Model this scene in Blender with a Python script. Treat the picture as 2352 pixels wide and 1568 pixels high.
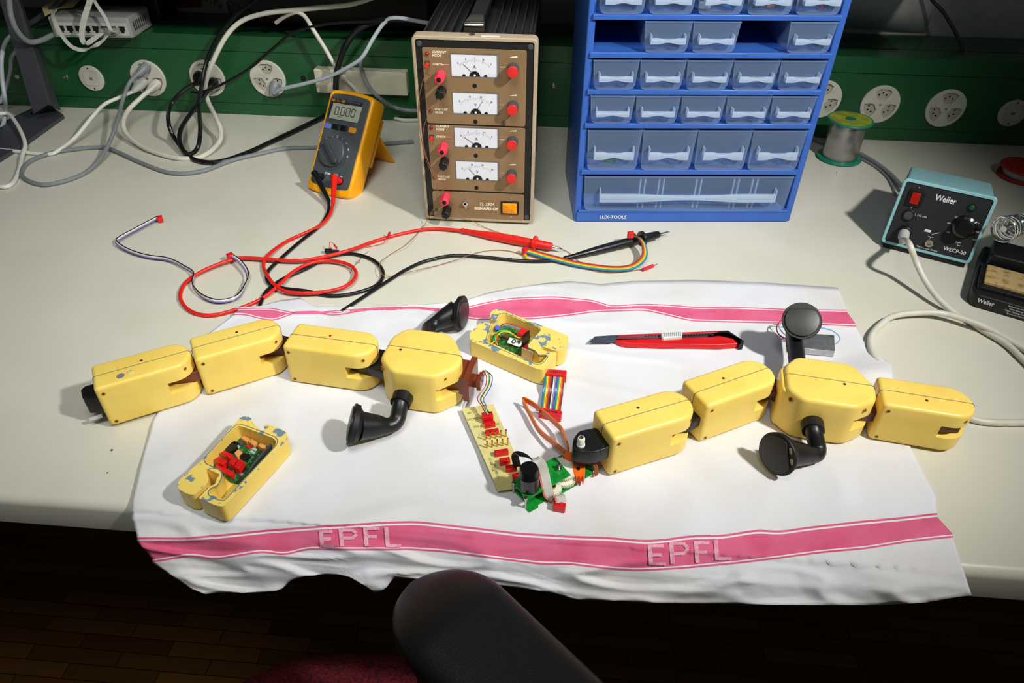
import bpy, bmesh, math, random
from mathutils import Vector as V, Matrix, noise
from mathutils.geometry import tessellate_polygon
for o in list(bpy.data.objects): bpy.data.objects.remove(o)
SC = bpy.context.scene
COL = SC.collection
PI = math.pi
# ---------------------------------------------------------------- camera
F_PX, PITCH, ROLL, YAW, CAMH = 1622.0, 0.6728, 0.01093, -0.0763, 0.46
cy_, sy_ = math.cos(YAW), math.sin(YAW)
CF = V((sy_*math.cos(PITCH), cy_*math.cos(PITCH), -math.sin(PITCH)))
rt_ = V((cy_, -sy_, 0)); up_ = rt_.cross(CF)
CR = rt_*math.cos(ROLL) + up_*math.sin(ROLL)
CU = -rt_*math.sin(ROLL) + up_*math.cos(ROLL)
CC = V((0, 0, CAMH))
cam = bpy.data.cameras.new('camera'); camo = bpy.data.objects.new('camera', cam); COL.objects.link(camo)
R3 = Matrix((CR, CU, -CF)).transposed()
camo.matrix_world = Matrix.Translation(CC) @ R3.to_4x4()
cam.sensor_width = 36; cam.lens = 36*F_PX/2352; cam.clip_start = 0.01; cam.clip_end = 50
SC.camera = camo
SC.view_settings.view_transform = 'Standard'; SC.view_settings.look = 'None'
SC.view_settings.gamma = 1; SC.view_settings.use_curve_mapping = False
SC.view_settings.exposure = 0.08
# ---------------------------------------------------------------- world and lamps
w = bpy.data.worlds.new('room_light'); SC.world = w; w.use_nodes = True
w.node_tree.nodes['Background'].inputs[0].default_value = (0.93, 1.0, 0.93, 1)
w.node_tree.nodes['Background'].inputs[1].default_value = 0.035
def lamp(kind, name, loc, tgt, power, color, size, spot=None, blend=1.0, size_y=None):
    l = bpy.data.lights.new(name, kind); o = bpy.data.objects.new(name, l); COL.objects.link(o)
    o.location = loc; l.energy = power; l.color = color
    o.rotation_euler = (V(tgt)-V(loc)).to_track_quat('-Z', 'Y').to_euler()
    if kind == 'AREA': l.size = size
    else: l.shadow_soft_size = size
    if spot: l.spot_size = math.radians(spot); l.spot_blend = blend
    return o
lamp('SPOT', 'bench_lamp', (0.68, 0.14, 0.92), (-0.15, 0.90, 0.0), 65, (1.0, 0.985, 0.95), 0.035, 73, 1.0)
lamp('SPOT', 'fill_lamp', (-0.12, 0.12, 1.02), (-0.34, 0.87, 0.0), 34, (0.97, 1.0, 0.98), 0.26, 74, 1.0)
# ---------------------------------------------------------------- picking points in the place
def ray(px, py): return CF + CR*((px-1176)/F_PX) - CU*((py-784)/F_PX)
def at(px, py, z=0.0):
    d = ray(px, py); return CC + d*((z-CC.z)/d.z)
def aty(px, py, Y):
    d = ray(px, py); return CC + d*((Y-CC.y)/d.y)
def pt(t):
    return at(t[0], t[1], t[2]) if t[2] < 0.3 else aty(t[0], t[1], t[2])
def lf(M, px, py, yp=0.0):
    """point of the plane local-y = yp of frame M seen at a pixel, as local (x, z)"""
    n = M.to_3x3() @ V((0, 1, 0)); o = M @ V((0, yp, 0)); d = ray(px, py)
    p = M.inverted() @ (CC + d*((o-CC).dot(n)/d.dot(n))); return p.x, p.z
# ---------------------------------------------------------------- materials
def lin(c):
    return tuple((x/255/12.92 if x/255 <= 0.04045 else ((x/255+0.055)/1.055)**2.4) for x in c) + (1.0,)
MC = {}
def mat(name, rgb=None, rough=0.5, metal=0.0, spec=0.5, emit=None, es=1.0, noise_rgb=None, nscale=60, nlo=.45, nhi=.6, bump=0.0, bscale=400, coat=0, trans=0, ior=1.45):
    if name in MC: return MC[name]
    m = bpy.data.materials.new(name); m.use_nodes = True; nt = m.node_tree; b = nt.nodes['Principled BSDF']
    b.inputs['Base Color'].default_value = lin(rgb); b.inputs['Roughness'].default_value = rough
    b.inputs['Metallic'].default_value = metal; b.inputs['Specular IOR Level'].default_value = spec
    b.inputs['Coat Weight'].default_value = coat; b.inputs['Transmission Weight'].default_value = trans; b.inputs['IOR'].default_value = ior
    if emit: b.inputs['Emission Color'].default_value = lin(emit); b.inputs['Emission Strength'].default_value = es
    tc = nt.nodes.new('ShaderNodeTexCoord')
    n = nt.nodes.new('ShaderNodeTexNoise'); n.inputs['Scale'].default_value = nscale; n.inputs['Detail'].default_value = 5
    nt.links.new(tc.outputs['Object'], n.inputs['Vector'])
    r = nt.nodes.new('ShaderNodeValToRGB'); r.color_ramp.elements[0].position = nlo; r.color_ramp.elements[1].position = nhi
    c0 = lin(rgb); c1 = lin(noise_rgb) if noise_rgb else tuple(min(1, x*0.93) for x in c0[:3]) + (1,)
    r.color_ramp.elements[0].color = c0; r.color_ramp.elements[1].color = c1
    nt.links.new(n.outputs['Fac'], r.inputs['Fac']); nt.links.new(r.outputs['Color'], b.inputs['Base Color'])
    if bump:
        n2 = nt.nodes.new('ShaderNodeTexNoise'); n2.inputs['Scale'].default_value = bscale; n2.inputs['Detail'].default_value = 3
        nt.links.new(tc.outputs['Object'], n2.inputs['Vector'])
        bp = nt.nodes.new('ShaderNodeBump'); bp.inputs['Strength'].default_value = bump; bp.inputs['Distance'].default_value = 0.001
        nt.links.new(n2.outputs['Fac'], bp.inputs['Height']); nt.links.new(bp.outputs['Normal'], b.inputs['Normal'])
    MC[name] = m; return m
def mat_clear(name, rgb, alpha, rough=0.15):
    if name in MC: return MC[name]
    m = bpy.data.materials.new(name); m.use_nodes = True; nt = m.node_tree; b = nt.nodes['Principled BSDF']; out = nt.nodes['Material Output']
    b.inputs['Base Color'].default_value = lin(rgb); b.inputs['Roughness'].default_value = rough; b.inputs['Specular IOR Level'].default_value = 0.7
    t = nt.nodes.new('ShaderNodeBsdfTransparent'); t.inputs[0].default_value = (0.93, 0.96, 1.0, 1); x = nt.nodes.new('ShaderNodeMixShader')
    tr = nt.nodes.new('ShaderNodeBsdfTranslucent'); tr.inputs[0].default_value = lin(rgb); x2 = nt.nodes.new('ShaderNodeMixShader'); x2.inputs[0].default_value = 0.35
    nt.links.new(b.outputs[0], x2.inputs[1]); nt.links.new(tr.outputs[0], x2.inputs[2])
    x.inputs[0].default_value = alpha; nt.links.new(t.outputs[0], x.inputs[1]); nt.links.new(x2.outputs[0], x.inputs[2])
    nt.links.new(x.outputs[0], out.inputs[0]); MC[name] = m; return m
YEL = mat('yellow_resin', (247, 215, 106), 0.33, spec=.5, noise_rgb=(243, 208, 98), nscale=25, bump=.05, bscale=250)
YIN = mat('yellow_resin_stained', (244, 212, 106), 0.4, noise_rgb=(112, 140, 156), nscale=130, nlo=.56, nhi=.60)
BLK = mat('black_plastic', (22, 22, 23), 0.38, bump=.05)
BLKR = mat('black_rubber', (17, 17, 18), 0.55, bump=.25, bscale=900)
RUBG = mat('grey_rubber_pad', (40, 38, 32), 0.4, bump=.04)
DGREY = mat('dark_grey_plastic', (66, 70, 74), 0.45, bump=.06)
GREY = mat('grey_plastic', (120, 125, 130), 0.45)
LGREY = mat('light_grey_plastic', (186, 188, 182), 0.5)
WHT = mat('white_plastic', (228, 228, 220), 0.4)
BEI = mat('beige_cable', (214, 211, 196), 0.4)
CGR = mat('grey_cable', (128, 133, 136), 0.42)
CLG = mat('pale_grey_cable', (176, 182, 188), 0.42)
CBK = mat('black_cable', (20, 21, 23), 0.32)
CRD = mat('red_cable', (226, 34, 26), 0.36)
CON = mat('red_connector', (222, 26, 28), 0.3, spec=.6)
STEEL = mat('steel', (200, 200, 200), 0.25, metal=1)
CHROME = mat('chrome', (235, 235, 235), 0.1, metal=1)
GOLD = mat('gold_pin', (214, 160, 60), 0.22, metal=1)
BRASS = mat('brass', (200, 160, 80), 0.3, metal=1)
COPPER = mat('brown_wire', (150, 92, 58), 0.4)
GPCB = mat('green_board', (20, 140, 44), 0.35, noise_rgb=(16, 120, 38), nscale=200)
DPCB = mat('dark_green_board', (34, 84, 36), 0.4, noise_rgb=(60, 128, 60), nscale=350, nlo=.5, nhi=.56)
BPCB = mat('beige_board', (214, 206, 138), 0.35, noise_rgb=(206, 196, 126), nscale=60)
BRN = mat('brown_resin', (118, 52, 26), 0.3, spec=.6)
MRN = mat('dark_brown_resin', (80, 30, 20), 0.35)
ORG = mat('orange_plastic', (240, 106, 20), 0.4)
FLEX = mat('orange_flex', (216, 104, 20), 0.25, spec=.7)
RED = mat('red_plastic', (206, 24, 28), 0.3)
PNK = mat('pink_red_plastic', (240, 56, 88), 0.3, noise_rgb=(232, 50, 74))
PRN = mat('cream_print', (240, 232, 205), 0.6)
PRD = mat('dark_print', (60, 58, 50), 0.6)
PRW = mat('white_print', (225, 228, 226), 0.6)
HOLE = mat('dark_hole', (70, 48, 20), 0.8)
RCS = mat('amber_recess', (176, 128, 44), 0.5)
TRUE_BLK = mat('black_recess', (8, 8, 8), 0.8)
WPAP = mat('white_paper', (232, 232, 226), 0.7)
# ---------------------------------------------------------------- mesh builder (all coordinates in the place's own metres)
FR = Matrix(((1, 0, 0, 0), (0, 0, -1, 0), (0, 1, 0, 0), (0, 0, 0, 1)))   # drawing plane -> upright face, thickness towards -Y
class MB:
    def __init__(s, M=None): s.v = []; s.f = []; s.mi = []; s.m = 0; s.M = M or Matrix()
    def add(s, vs, fs, M=None):
        T = s.M @ M if M else s.M; n = len(s.v); s.v += [T @ V(p) for p in vs]
        for f in fs: s.f.append([n+i for i in f]); s.mi.append(s.m)
        return s
    def box(s, a, b, M=None):
        x0, y0, z0 = a; x1, y1, z1 = b
        return s.add([(x0,y0,z0),(x1,y0,z0),(x1,y1,z0),(x0,y1,z0),(x0,y0,z1),(x1,y0,z1),(x1,y1,z1),(x0,y1,z1)],
                     [(3,2,1,0),(4,5,6,7),(0,1,5,4),(1,2,6,5),(2,3,7,6),(3,0,4,7)], M)
    def prism(s, poly, z0, z1, rb=0, rt=0, seg=3, M=None, holes=None):
        poly = [V((p[0], p[1], 0)) for p in poly]
        if sum(poly[i].x*poly[(i+1)%len(poly)].y-poly[(i+1)%len(poly)].x*poly[i].y for i in range(len(poly))) < 0: poly.reverse()
        n = len(poly); off = []
        for i in range(n):
            a = (poly[i]-poly[i-1]); b = (poly[(i+1)%n]-poly[i]); a = a.normalized() if a.length else b.normalized(); b = b.normalized() if b.length else a
            na = V((a.y, -a.x, 0)); nb = V((b.y, -b.x, 0)); k = na+nb; k = k.normalized() if k.length > 1e-6 else na
            off.append(-k/max(0.5, k.dot(na)))
        rings = []
        if rb:
            for j in range(seg): t = j/seg*PI/2; rings.append((rb*(1-math.sin(t)), z0+rb*(1-math.cos(t))))
            rings.append((0, z0+rb))
        else: rings.append((0, z0))
        if rt:
            for j in range(seg+1): t = j/seg*PI/2; rings.append((rt*(1-math.cos(t)), z1-rt+rt*math.sin(t)))
        else: rings.append((0, z1))
        vs = []; fs = []
        for ins, z in rings:
            for i in range(n): p = poly[i]+off[i]*ins; vs.append((p.x, p.y, z))
        for r in range(len(rings)-1):
            for i in range(n): j = (i+1)%n; fs.append((r*n+i, r*n+j, (r+1)*n+j, (r+1)*n+i))
        if not holes:
            fs.append(tuple(range(n))[::-1]); fs.append(tuple((len(rings)-1)*n+i for i in range(n)))
        else:
            hp = [[V((p[0], p[1], 0)) for p in h] for h in holes]
            for h in hp:
                if sum(h[i].x*h[(i+1)%len(h)].y-h[(i+1)%len(h)].x*h[i].y for i in range(len(h))) < 0: h.reverse()
            for zz, rev, base in ((z0, True, 0), (z1, False, (len(rings)-1)*n)):
                bm = bmesh.new(); es = []
                for lp in [[(vs[base+i][0], vs[base+i][1]) for i in range(n)]]+[[(p.x, p.y) for p in h] for h in hp]:
                    bv = [bm.verts.new((q[0]*100, q[1]*100, 0)) for q in lp]; es += [bm.edges.new((bv[i], bv[(i+1) % len(bv)])) for i in range(len(bv))]
                bmesh.ops.triangle_fill(bm, edges=es, use_beauty=True, normal=(0, 0, 1)); bm.verts.index_update()
                b0 = len(vs); vs += [(v.co.x/100, v.co.y/100, zz) for v in bm.verts]
                for f in bm.faces:
                    t = orient([v.index for v in f.verts], vs, b0); fs.append(tuple(b0+i for i in (t[::-1] if rev else t)))
                bm.free()
            for h in hp:
                b0 = len(vs); k = len(h); vs += [(p.x, p.y, z0) for p in h]+[(p.x, p.y, z1) for p in h]
                for i in range(k): j = (i+1)%k; fs.append((b0+j, b0+i, b0+k+i, b0+k+j))
        return s.add(vs, fs, M)
    def rbox(s, c, size, r=0.002, rz=0, re=0, M=None, n=4):
        """box with rounded upright corners (r) and rounded top/bottom edges (re)"""
        x, y, z = c; a, b, h = size
        T = (M or Matrix()) @ Matrix.Translation((x, y, z)) @ Matrix.Rotation(rz, 4, 'Z')
        return s.prism(rrect(-a/2, -b/2, a/2, b/2, r, n), 0, h, re, re, 3, T)
    def cyl(s, p0, p1, r0, r1=None, n=20, M=None, caps=True):
        p0, p1 = V(p0), V(p1); r1 = r0 if r1 is None else r1; d = (p1-p0).normalized(); a = d.orthogonal().normalized(); b = d.cross(a)
        vs = []; fs = []
        for p, r in ((p0, r0), (p1, r1)):
            for i in range(n): t = 2*PI*i/n; vs.append(p+(a*math.cos(t)+b*math.sin(t))*r)
        for i in range(n): j = (i+1)%n; fs.append((i, j, n+j, n+i))
        if caps: fs += [tuple(range(n))[::-1], tuple(range(n, 2*n))]
        return s.add(vs, fs, M)
    def lathe(s, prof, p0, axis, n=28, M=None):
        """prof: (distance along axis, radius)"""
        p0 = V(p0); d = V(axis).normalized(); a = d.orthogonal().normalized(); b = d.cross(a); vs = []; fs = []
        for h, r in prof:
            for i in range(n): t = 2*PI*i/n; vs.append(p0+d*h+(a*math.cos(t)+b*math.sin(t))*max(r, 1e-5))
        for k in range(len(prof)-1):
            for i in range(n): j = (i+1)%n; fs.append((k*n+i, k*n+j, (k+1)*n+j, (k+1)*n+i))
        fs += [tuple(range(n))[::-1], tuple(range((len(prof)-1)*n, len(prof)*n))]
        return s.add(vs, fs, M)
    def tube(s, pts, r, n=8, sub=6, M=None, smooth=True):
        P = spline(pts, sub) if smooth else [V(p) for p in pts]
        R = r if callable(r) else (lambda t: r); vs = []; fs = []; N = None
        for i, p in enumerate(P):
            d = (P[min(i+1, len(P)-1)]-P[max(i-1, 0)]).normalized()
            if N is None: N = d.orthogonal().normalized()
            N = (N-d*N.dot(d)); N = N.normalized() if N.length > 1e-6 else d.orthogonal().normalized()
            B = d.cross(N); rr = R(i/max(1, len(P)-1))
            for k in range(n): t = 2*PI*k/n; vs.append(p+(N*math.cos(t)+B*math.sin(t))*rr)
        for i in range(len(P)-1):
            for k in range(n): j = (k+1)%n; fs.append((i*n+k, i*n+j, (i+1)*n+j, (i+1)*n+k))
        fs += [tuple(range(n))[::-1], tuple(range((len(P)-1)*n, len(P)*n))]
        return s.add(vs, fs, M)
    def ribbon(s, pts, wid, th, side=None, off=0.0, sub=6):
        """flat strip; side(t, dir) gives the width direction"""
        P = spline(pts, sub); vs = []; fs = []
        for i, p in enumerate(P):
            d = (P[min(i+1, len(P)-1)]-P[max(i-1, 0)]).normalized(); t = i/(len(P)-1)
            sd = side(t, d) if side else V((0, 0, 1)).cross(d)
            sd = (sd-d*sd.dot(d)).normalized(); nn = d.cross(sd); c = p+sd*off
            for a, b in ((-1, -1), (1, -1), (1, 1), (-1, 1)): vs.append(c+sd*(a*wid/2)+nn*(b*th/2))
        for i in range(len(P)-1):
            for k in range(4): j = (k+1)%4; fs.append((i*4+k, i*4+j, (i+1)*4+j, (i+1)*4+k))
        e = (len(P)-1)*4; fs += [(3, 2, 1, 0), (e, e+1, e+2, e+3)]
        return s.add(vs, fs)
    def build(s, name, mats, parent=None, ang=35, label=None):
        me = bpy.data.meshes.new(name); ms = mats if isinstance(mats, (list, tuple)) else [mats]
        for m in ms: me.materials.append(m)
        if parent is None:
            xs = [p.x for p in s.v]; ys = [p.y for p in s.v]; zs = [p.z for p in s.v]
            T = Matrix.Translation(((min(xs)+max(xs))/2, (min(ys)+max(ys))/2, min(zs))); par = None
        else: T = ROOTM[parent.name]
        Ti = T.inverted(); me.from_pydata([Ti @ p for p in s.v], [], s.f)
        me.polygons.foreach_set('material_index', s.mi)
        bm = bmesh.new(); bm.from_mesh(me); bmesh.ops.recalc_face_normals(bm, faces=bm.faces); bm.to_mesh(me); bm.free()
        me.shade_smooth(); me.set_sharp_from_angle(angle=math.radians(ang))
        o = bpy.data.objects.new(name, me); COL.objects.link(o)
        if parent is None: o.matrix_world = T
        else: o.parent = parent
        ROOTM[o.name] = T
        if label: o['label'] = label
        return o
ROOTM = {}
def orient(t, vs, b):
    a, c, d = (vs[b+i] for i in t)
    return t if (c[0]-a[0])*(d[1]-a[1])-(d[0]-a[0])*(c[1]-a[1]) > 0 else t[::-1]
def rrect(x0, y0, x1, y1, r, n=4):
    r = min(r, (x1-x0)/2-1e-5, (y1-y0)/2-1e-5); o = []
    for cx, cy, a in ((x1-r, y1-r, 0), (x0+r, y1-r, 90), (x0+r, y0+r, 180), (x1-r, y0+r, 270)):
        for k in range(n+1): t = math.radians(a+90*k/n); o.append((cx+r*math.cos(t), cy+r*math.sin(t)))
    return o
def rpoly(pts, r, n=4):
    """round the corners of a polygon"""
    P = [V((p[0], p[1])) for p in pts]; o = []; k = len(P)
    for i in range(k):
        a, b, c = P[i-1], P[i], P[(i+1)%k]; u = (a-b); v = (c-b); lu, lv = u.length, v.length
        q = min(r, lu*.45, lv*.45); s0 = b+u/lu*q; s1 = b+v/lv*q
        for j in range(n+1): t = j/n; o.append(tuple(s0*(1-t)**2+b*2*t*(1-t)+s1*t*t))
    return o
def spline(pts, sub=6):
    P = [V(p) for p in pts]; o = []; n = len(P)
    if n < 3: return P
    for i in range(n-1):
        p0 = P[i-1] if i else P[0]*2-P[1]; p1, p2 = P[i], P[i+1]; p3 = P[i+2] if i+2 < n else P[-1]*2-P[-2]
        for k in range(sub):
            t = k/sub; o.append(0.5*((2*p1)+(p2-p0)*t+(2*p0-5*p1+4*p2-p3)*t*t+(3*p1-p0-3*p2+p3)*t**3))
    o.append(P[-1]); return o
def tag(o, label, cat, group=None):
    o['label'] = label; o['category'] = cat
    if group: o['group'] = group
    return o
def thing(name, label, cat, M, group=None):
    o = bpy.data.objects.new(name, None); COL.objects.link(o); o.empty_display_size = 0.01
    if not isinstance(M, Matrix): M = Matrix.Translation(M)
    o.matrix_world = M; ROOTM[o.name] = M; return tag(o, label, cat, group)
def struct(o): o['kind'] = 'structure'; return o
def text(body, size, M, m, name, parent, align='CENTER', th=0.0002, label=None, shear=0, sx=1.0, bold=0):
    """writing on the drawing plane of M (x right, y up, z out)"""
    c = bpy.data.curves.new('lettering', 'FONT'); c.body = body; c.size = size; c.align_x = align; c.align_y = 'CENTER'; c.extrude = th/2; c.shear = shear; c.resolution_u = 3; c.offset = bold; c.space_line = .9
    t = bpy.data.objects.new('lettering', c); COL.objects.link(t)
    bpy.context.view_layer.update()
    me = bpy.data.meshes.new_from_object(t.evaluated_get(bpy.context.evaluated_depsgraph_get()))
    bpy.data.objects.remove(t); bpy.data.curves.remove(c)
    b = MB(M); b.add([(v.co.x*sx, v.co.y, v.co.z+th/2) for v in me.vertices], [tuple(p.vertices) for p in me.polygons]); bpy.data.meshes.remove(me)
    return b.build(name, m, parent, label=label)
def pxp(pts, z0, z1, o=(0, 0), s=1.0, r=0.0, rt=0.0, rb=0.0, holes=None, b=None):
    """prism whose top outline lies at height z1 under the given sight lines"""
    b = b or MB(); P = [at(o[0]+p[0]/s, o[1]+p[1]/s, z1)[:2] for p in pts]
    if r: P = rpoly(P, r)
    H = None
    if holes: H = [rpoly([at(o[0]+p[0]/s, o[1]+p[1]/s, z1)[:2] for p in h], r or .0005) for h in holes]
    return b.prism(P, z0, z1, rb, rt, holes=H)
# ================================================================ room
def parquet():
    m = bpy.data.materials.new('parquet'); m.use_nodes = True; nt = m.node_tree; b = nt.nodes['Principled BSDF']
    tc = nt.nodes.new('ShaderNodeTexCoord'); mp = nt.nodes.new('ShaderNodeMapping'); br = nt.nodes.new('ShaderNodeTexBrick')
    nt.links.new(tc.outputs['Object'], mp.inputs[0]); nt.links.new(mp.outputs[0], br.inputs[0])
    br.inputs['Color1'].default_value = lin((150, 102, 46)); br.inputs['Color2'].default_value = lin((106, 68, 28)); br.inputs['Mortar'].default_value = lin((50, 30, 12))
    br.inputs['Scale'].default_value = 1; br.inputs['Mortar Size'].default_value = 0.0008; br.inputs['Brick Width'].default_value = .16; br.inputs['Row Height'].default_value = .027; br.offset = .5
    b.inputs['Roughness'].default_value = .35; nt.links.new(br.outputs['Color'], b.inputs['Base Color']); return m
FZ = -0.74
struct(MB().box((-2.5, -1.5, FZ-.02), (2.5, 1.29, FZ)).build('floor', parquet()))
struct(MB().box((-2.5, 1.29, FZ), (2.5, 1.33, 1.6)).build('wall_back', mat('wall_paint', (205, 208, 200), .6, bump=.1)))
LAM = mat('laminate', (213, 210, 194), 0.32, spec=.4, noise_rgb=(209, 206, 189), nscale=9)
bench = thing('workbench', 'long pale grey laminate workbench with rounded front edge carrying everything', 'workbench', (0, .75, FZ))
YZ = Matrix(((0, 0, 1, 0), (1, 0, 0, 0), (0, 1, 0, 0), (0, 0, 0, 1)))
EY = .334
prof = [(1.2, 0)]+[(EY+.009*(1-math.sin(t*PI/16)), -.009*(1-math.cos(t*PI/16))) for t in range(9)]+[(EY+.003*(1-math.cos(t*PI/8)), -.032-.003*math.sin(t*PI/8)) for t in range(5)]+[(1.2, -.035)]
MB(YZ).prism(prof, -1.5, 1.5).build('worktop', LAM, bench, ang=60)
for x in (-1.35, 1.35): MB().box((x-.02, .42, FZ), (x+.02, 1.1, -.0352)).build('leg_panel', DGREY, bench)
MB().box((-1.33, .40, -.10), (1.33, .42, -.0352)).build('apron', mat('dark_steel', (44, 46, 50), .5), bench)
# ---------------------------------------------------------------- green trunking with its sockets
GRN = mat('green_enamel', (28, 84, 46), 0.26, spec=.6, noise_rgb=(26, 80, 44), nscale=8)
TY = 1.157
tr = thing('cable_trunking', 'long green enamelled socket trunking along the back of the bench', 'trunking', (0, TY, 0))
tb = MB(); tb.box((-1.5, TY+.004, .001), (1.5, 1.2, .0205)); tb.build('lower_rail', GRN, tr)
z1, z2, z3 = .0215, .1065, .132
MB().prism([(x, z) for x, z in rrect(-1.5, z1, 1.5, z2, .001)], -.004-TY, -TY, 0, .001, M=FR@Matrix.Identity(4)) if 0 else None
q = MB(); q.box((-1.5, TY+.002, z1), (1.5, 1.198, z2)); q.build('socket_panel', GRN, tr)
q = MB(); q.box((-1.5, TY, z2+.0012), (1.5, 1.2, z3)); q.build('upper_rail', GRN, tr)
q = MB(); q.box((-1.5, 1.2, .001), (1.5, 1.204, z3-.004)); q.build('seam', TRUE_BLK, tr)
q = MB(); q.box((-1.5, 1.204, .001), (1.5, 1.287, z3)); q.build('top_shelf', GRN, tr)
SOCK = mat('socket_plastic', (202, 200, 187), 0.4)
SOCKD = mat('socket_recess', (176, 172, 156), 0.45)
PF = Matrix.Translation((0, TY+.002, 0)) @ FR
def circ(cx, cz, r, n=32): return [(cx+r*math.cos(2*PI*i/n), cz+r*math.sin(2*PI*i/n)) for i in range(n)]
def socket3(px, py, fill=(0, 0, 0)):
    p = aty(px, py, TY); x, z = p.x, p.z
    # three recessed bays cut through the face plate
    bays = []
    for k in range(3):
        a = math.radians(90+120*k); c = (x+.0160*math.cos(a), z+.0160*math.sin(a)); L, W = .0125, .0084
        tx, tz = -math.sin(a), math.cos(a); nx, nz = math.cos(a), math.sin(a)
        poly = [(c[0]+tx*u+nx*v, c[1]+tz*u+nz*v) for u, v in ((-L, W*.6), (-L*.75, -W*.4), (-L*.4, -W), (L*.4, -W), (L*.75, -W*.4), (L, W*.6), (L*.5, W), (-L*.5, W))]
        bays.append((c, a, poly))
    s = MB(PF).prism(circ(x, z, .0300), 0, .0035, 0, .0012, holes=[b[2] for b in bays]).build('socket', SOCK, tr, label='round off-white triple socket')
    MB(PF).prism(circ(x, z, .0285), .0002, .0008).build('recess_floor', SOCKD, s)
    h = MB(PF)
    for c, a, _ in bays:
        for u, v in ((-.0055, -.001), (.0055, -.001), (0, .0022)):
            X, Z = c[0]-math.sin(a)*u+math.cos(a)*v, c[1]+math.cos(a)*u+math.sin(a)*v; h.prism(circ(X, Z, .0014, 10), .0008, .0011)
    h.build('contact_hole', TRUE_BLK, s)
    MB(PF).prism(circ(x, z, .0018, 12), .0035, .0042, 0, .0003).build('screw', STEEL, s)
    return x, z
for p_ in ((340, 180), (476, 180), (615, 181), (1888, 228), (2021, 240), (2172, 249)): socket3(*p_)
def blank(px, py):
    p = aty(px, py, TY); x, z = p.x, p.z
    s = MB(PF).prism(circ(x, z, .0212), 0, .003, 0, .001).build('cover_plate', SOCK, tr, label='small round off-white signal outlet cover')
    MB(PF).prism(rrect(x-.0125, z-.0125, x+.0125, z+.0125, .004), .003, .0034).build('cover_insert', SOCKD, s)
    MB(PF).prism(rrect(x-.0118, z-.0118, x+.0118, z+.0118, .0036), .003, .0037).build('cover_face', SOCK, s)
    MB(PF).prism(rrect(x-.003, z-.0025, x+.003, z+.0025, .0004), .0037, .0039).build('indicator', GREY, s)
    for dz in (-.0168, .0168): MB(PF).prism(circ(x, z+dz, .0015, 10), .003, .0034).build('screw', DGREY, s)
blank(210, 180); blank(2326, 260)
for px, py in ((150, 178), (38, 176), (2196-925, 198)):
    p = aty(px, py, TY); MB(PF).prism(circ(p.x, p.z, .0042, 16), 0, .0016, 0, .0008).build('panel_screw', STEEL, tr)
p = aty(696, 181, TY); MB(PF).prism(circ(p.x, p.z, .0048, 16), 0, .0006).build('knockout_hole', TRUE_BLK, tr)
a = aty(718, 160, 1.14); b = aty(936, 222, 1.14)
jb = MB(Matrix.Translation((0, TY+.002, 0)) @ FR).prism(rrect(a.x, b.z, b.x, a.z, .002), 0, .017, 0, .002).build('junction_cover', mat('cream_plastic', (206, 200, 176), .4), tr, label='long cream rectangular cover box')
# ---------------------------------------------------------------- steel support at the left
sf = thing('steel_support', 'dark grey steel angle frame standing at the left end of the trunking', 'frame', at(60, 330))
STL = mat('frame_paint', (68, 69, 76), .45, spec=.4)
def bar(name, pts, th, b2=None):
    """flat bar: face polygon (world points) given thickness vector"""
    n = len(pts); th = V(th); vs = [V(p) for p in pts]+[V(p)+th for p in pts]
    fs = [tuple(range(n)), tuple(range(n, 2*n))[::-1]]+[(i, (i+1)%n, n+(i+1)%n, n+i) for i in range(n)]
    return MB().add(vs, fs).build(name, STL, sf, ang=25)
# upright leans back: runs from the foot up and out of the picture
g0, g1 = at(84, 262), at(148, 262)
bar('upright', [aty(-26, -84, 1.068), aty(10, -84, 1.068), aty(112, 240, 1.075), aty(77, 262, 1.075)], (0, .006, 0))
bar('upright', [aty(10, -84, 1.0685), aty(18, -84, 1.13), aty(140, 252, 1.13), aty(112, 240, 1.075)], (-.004, 0, 0))
bar('foot', [at(-60, 400, .006), at(-60, 310, .006), at(78, 246, .006), at(110, 238, .006), at(146, 264, .006), at(60, 325, .006)], (0, 0, -.006))
p = at(78, 260, .006); MB().cyl(p, p+V((0, 0, .0006)), .006).build('slot', TRUE_BLK, sf)
shf = thing('wall_shelf', 'dark steel shelf over the trunking, reaching from the left up to the drawer cabinet', 'shelf', (-.48, 1.16, .262))
MB().box((-1.5, 1.02, .262), (.542, 1.288, .275)).build('shelf_board', STL, shf); MB().box((-1.5, 1.02, .275), (.542, 1.024, .290)).build('shelf_lip', STL, shf)
# ---------------------------------------------------------------- things behind and above the trunking
def topbox(name, label, cat, pa, pb, Y, D, m, zb=None):
    a, b = aty(*pa, Y), aty(*pb, Y); zb = zb if zb is not None else z3
    return tag(MB().rbox(((a.x+b.x)/2, Y+D/2, zb), (abs(b.x-a.x), D, a.z-zb+.0), .004, re=.002).build(name, m), label, cat)
bb = aty(505, -60, 1.205); be = aty(985, -60, 1.205)
t = thing('instrument_case', 'large black instrument case standing on the trunking behind the cables', 'case', ((bb.x+be.x)/2, 1.235, z3+.0005))
MB().rbox(((bb.x+be.x)/2, 1.24, z3+.0005+.006), (be.x-bb.x, .08, .112), .008, re=.006).build('body', mat('satin_black', (14, 14, 15), .5), t)
for x in (bb.x+.03, be.x-.03): MB().cyl((x, 1.225, z3+.0005), (x, 1.225, z3+.009), .008).build('foot', BLKR, t)
def sheet(name, label, cat, pts, m, Y=1.2885, th=.0005):
    P = [aty(x, y, Y) for x, y in pts]
    b = MB(); n = len(P); b.add(P+[q+V((0, -th, 0)) for q in P], [tuple(range(n)), tuple(range(n, 2*n))]+[(i, (i+1)%n, n+(i+1)%n, n+i) for i in range(n)])
    return tag(b.build(name, m), label, cat)
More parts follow.
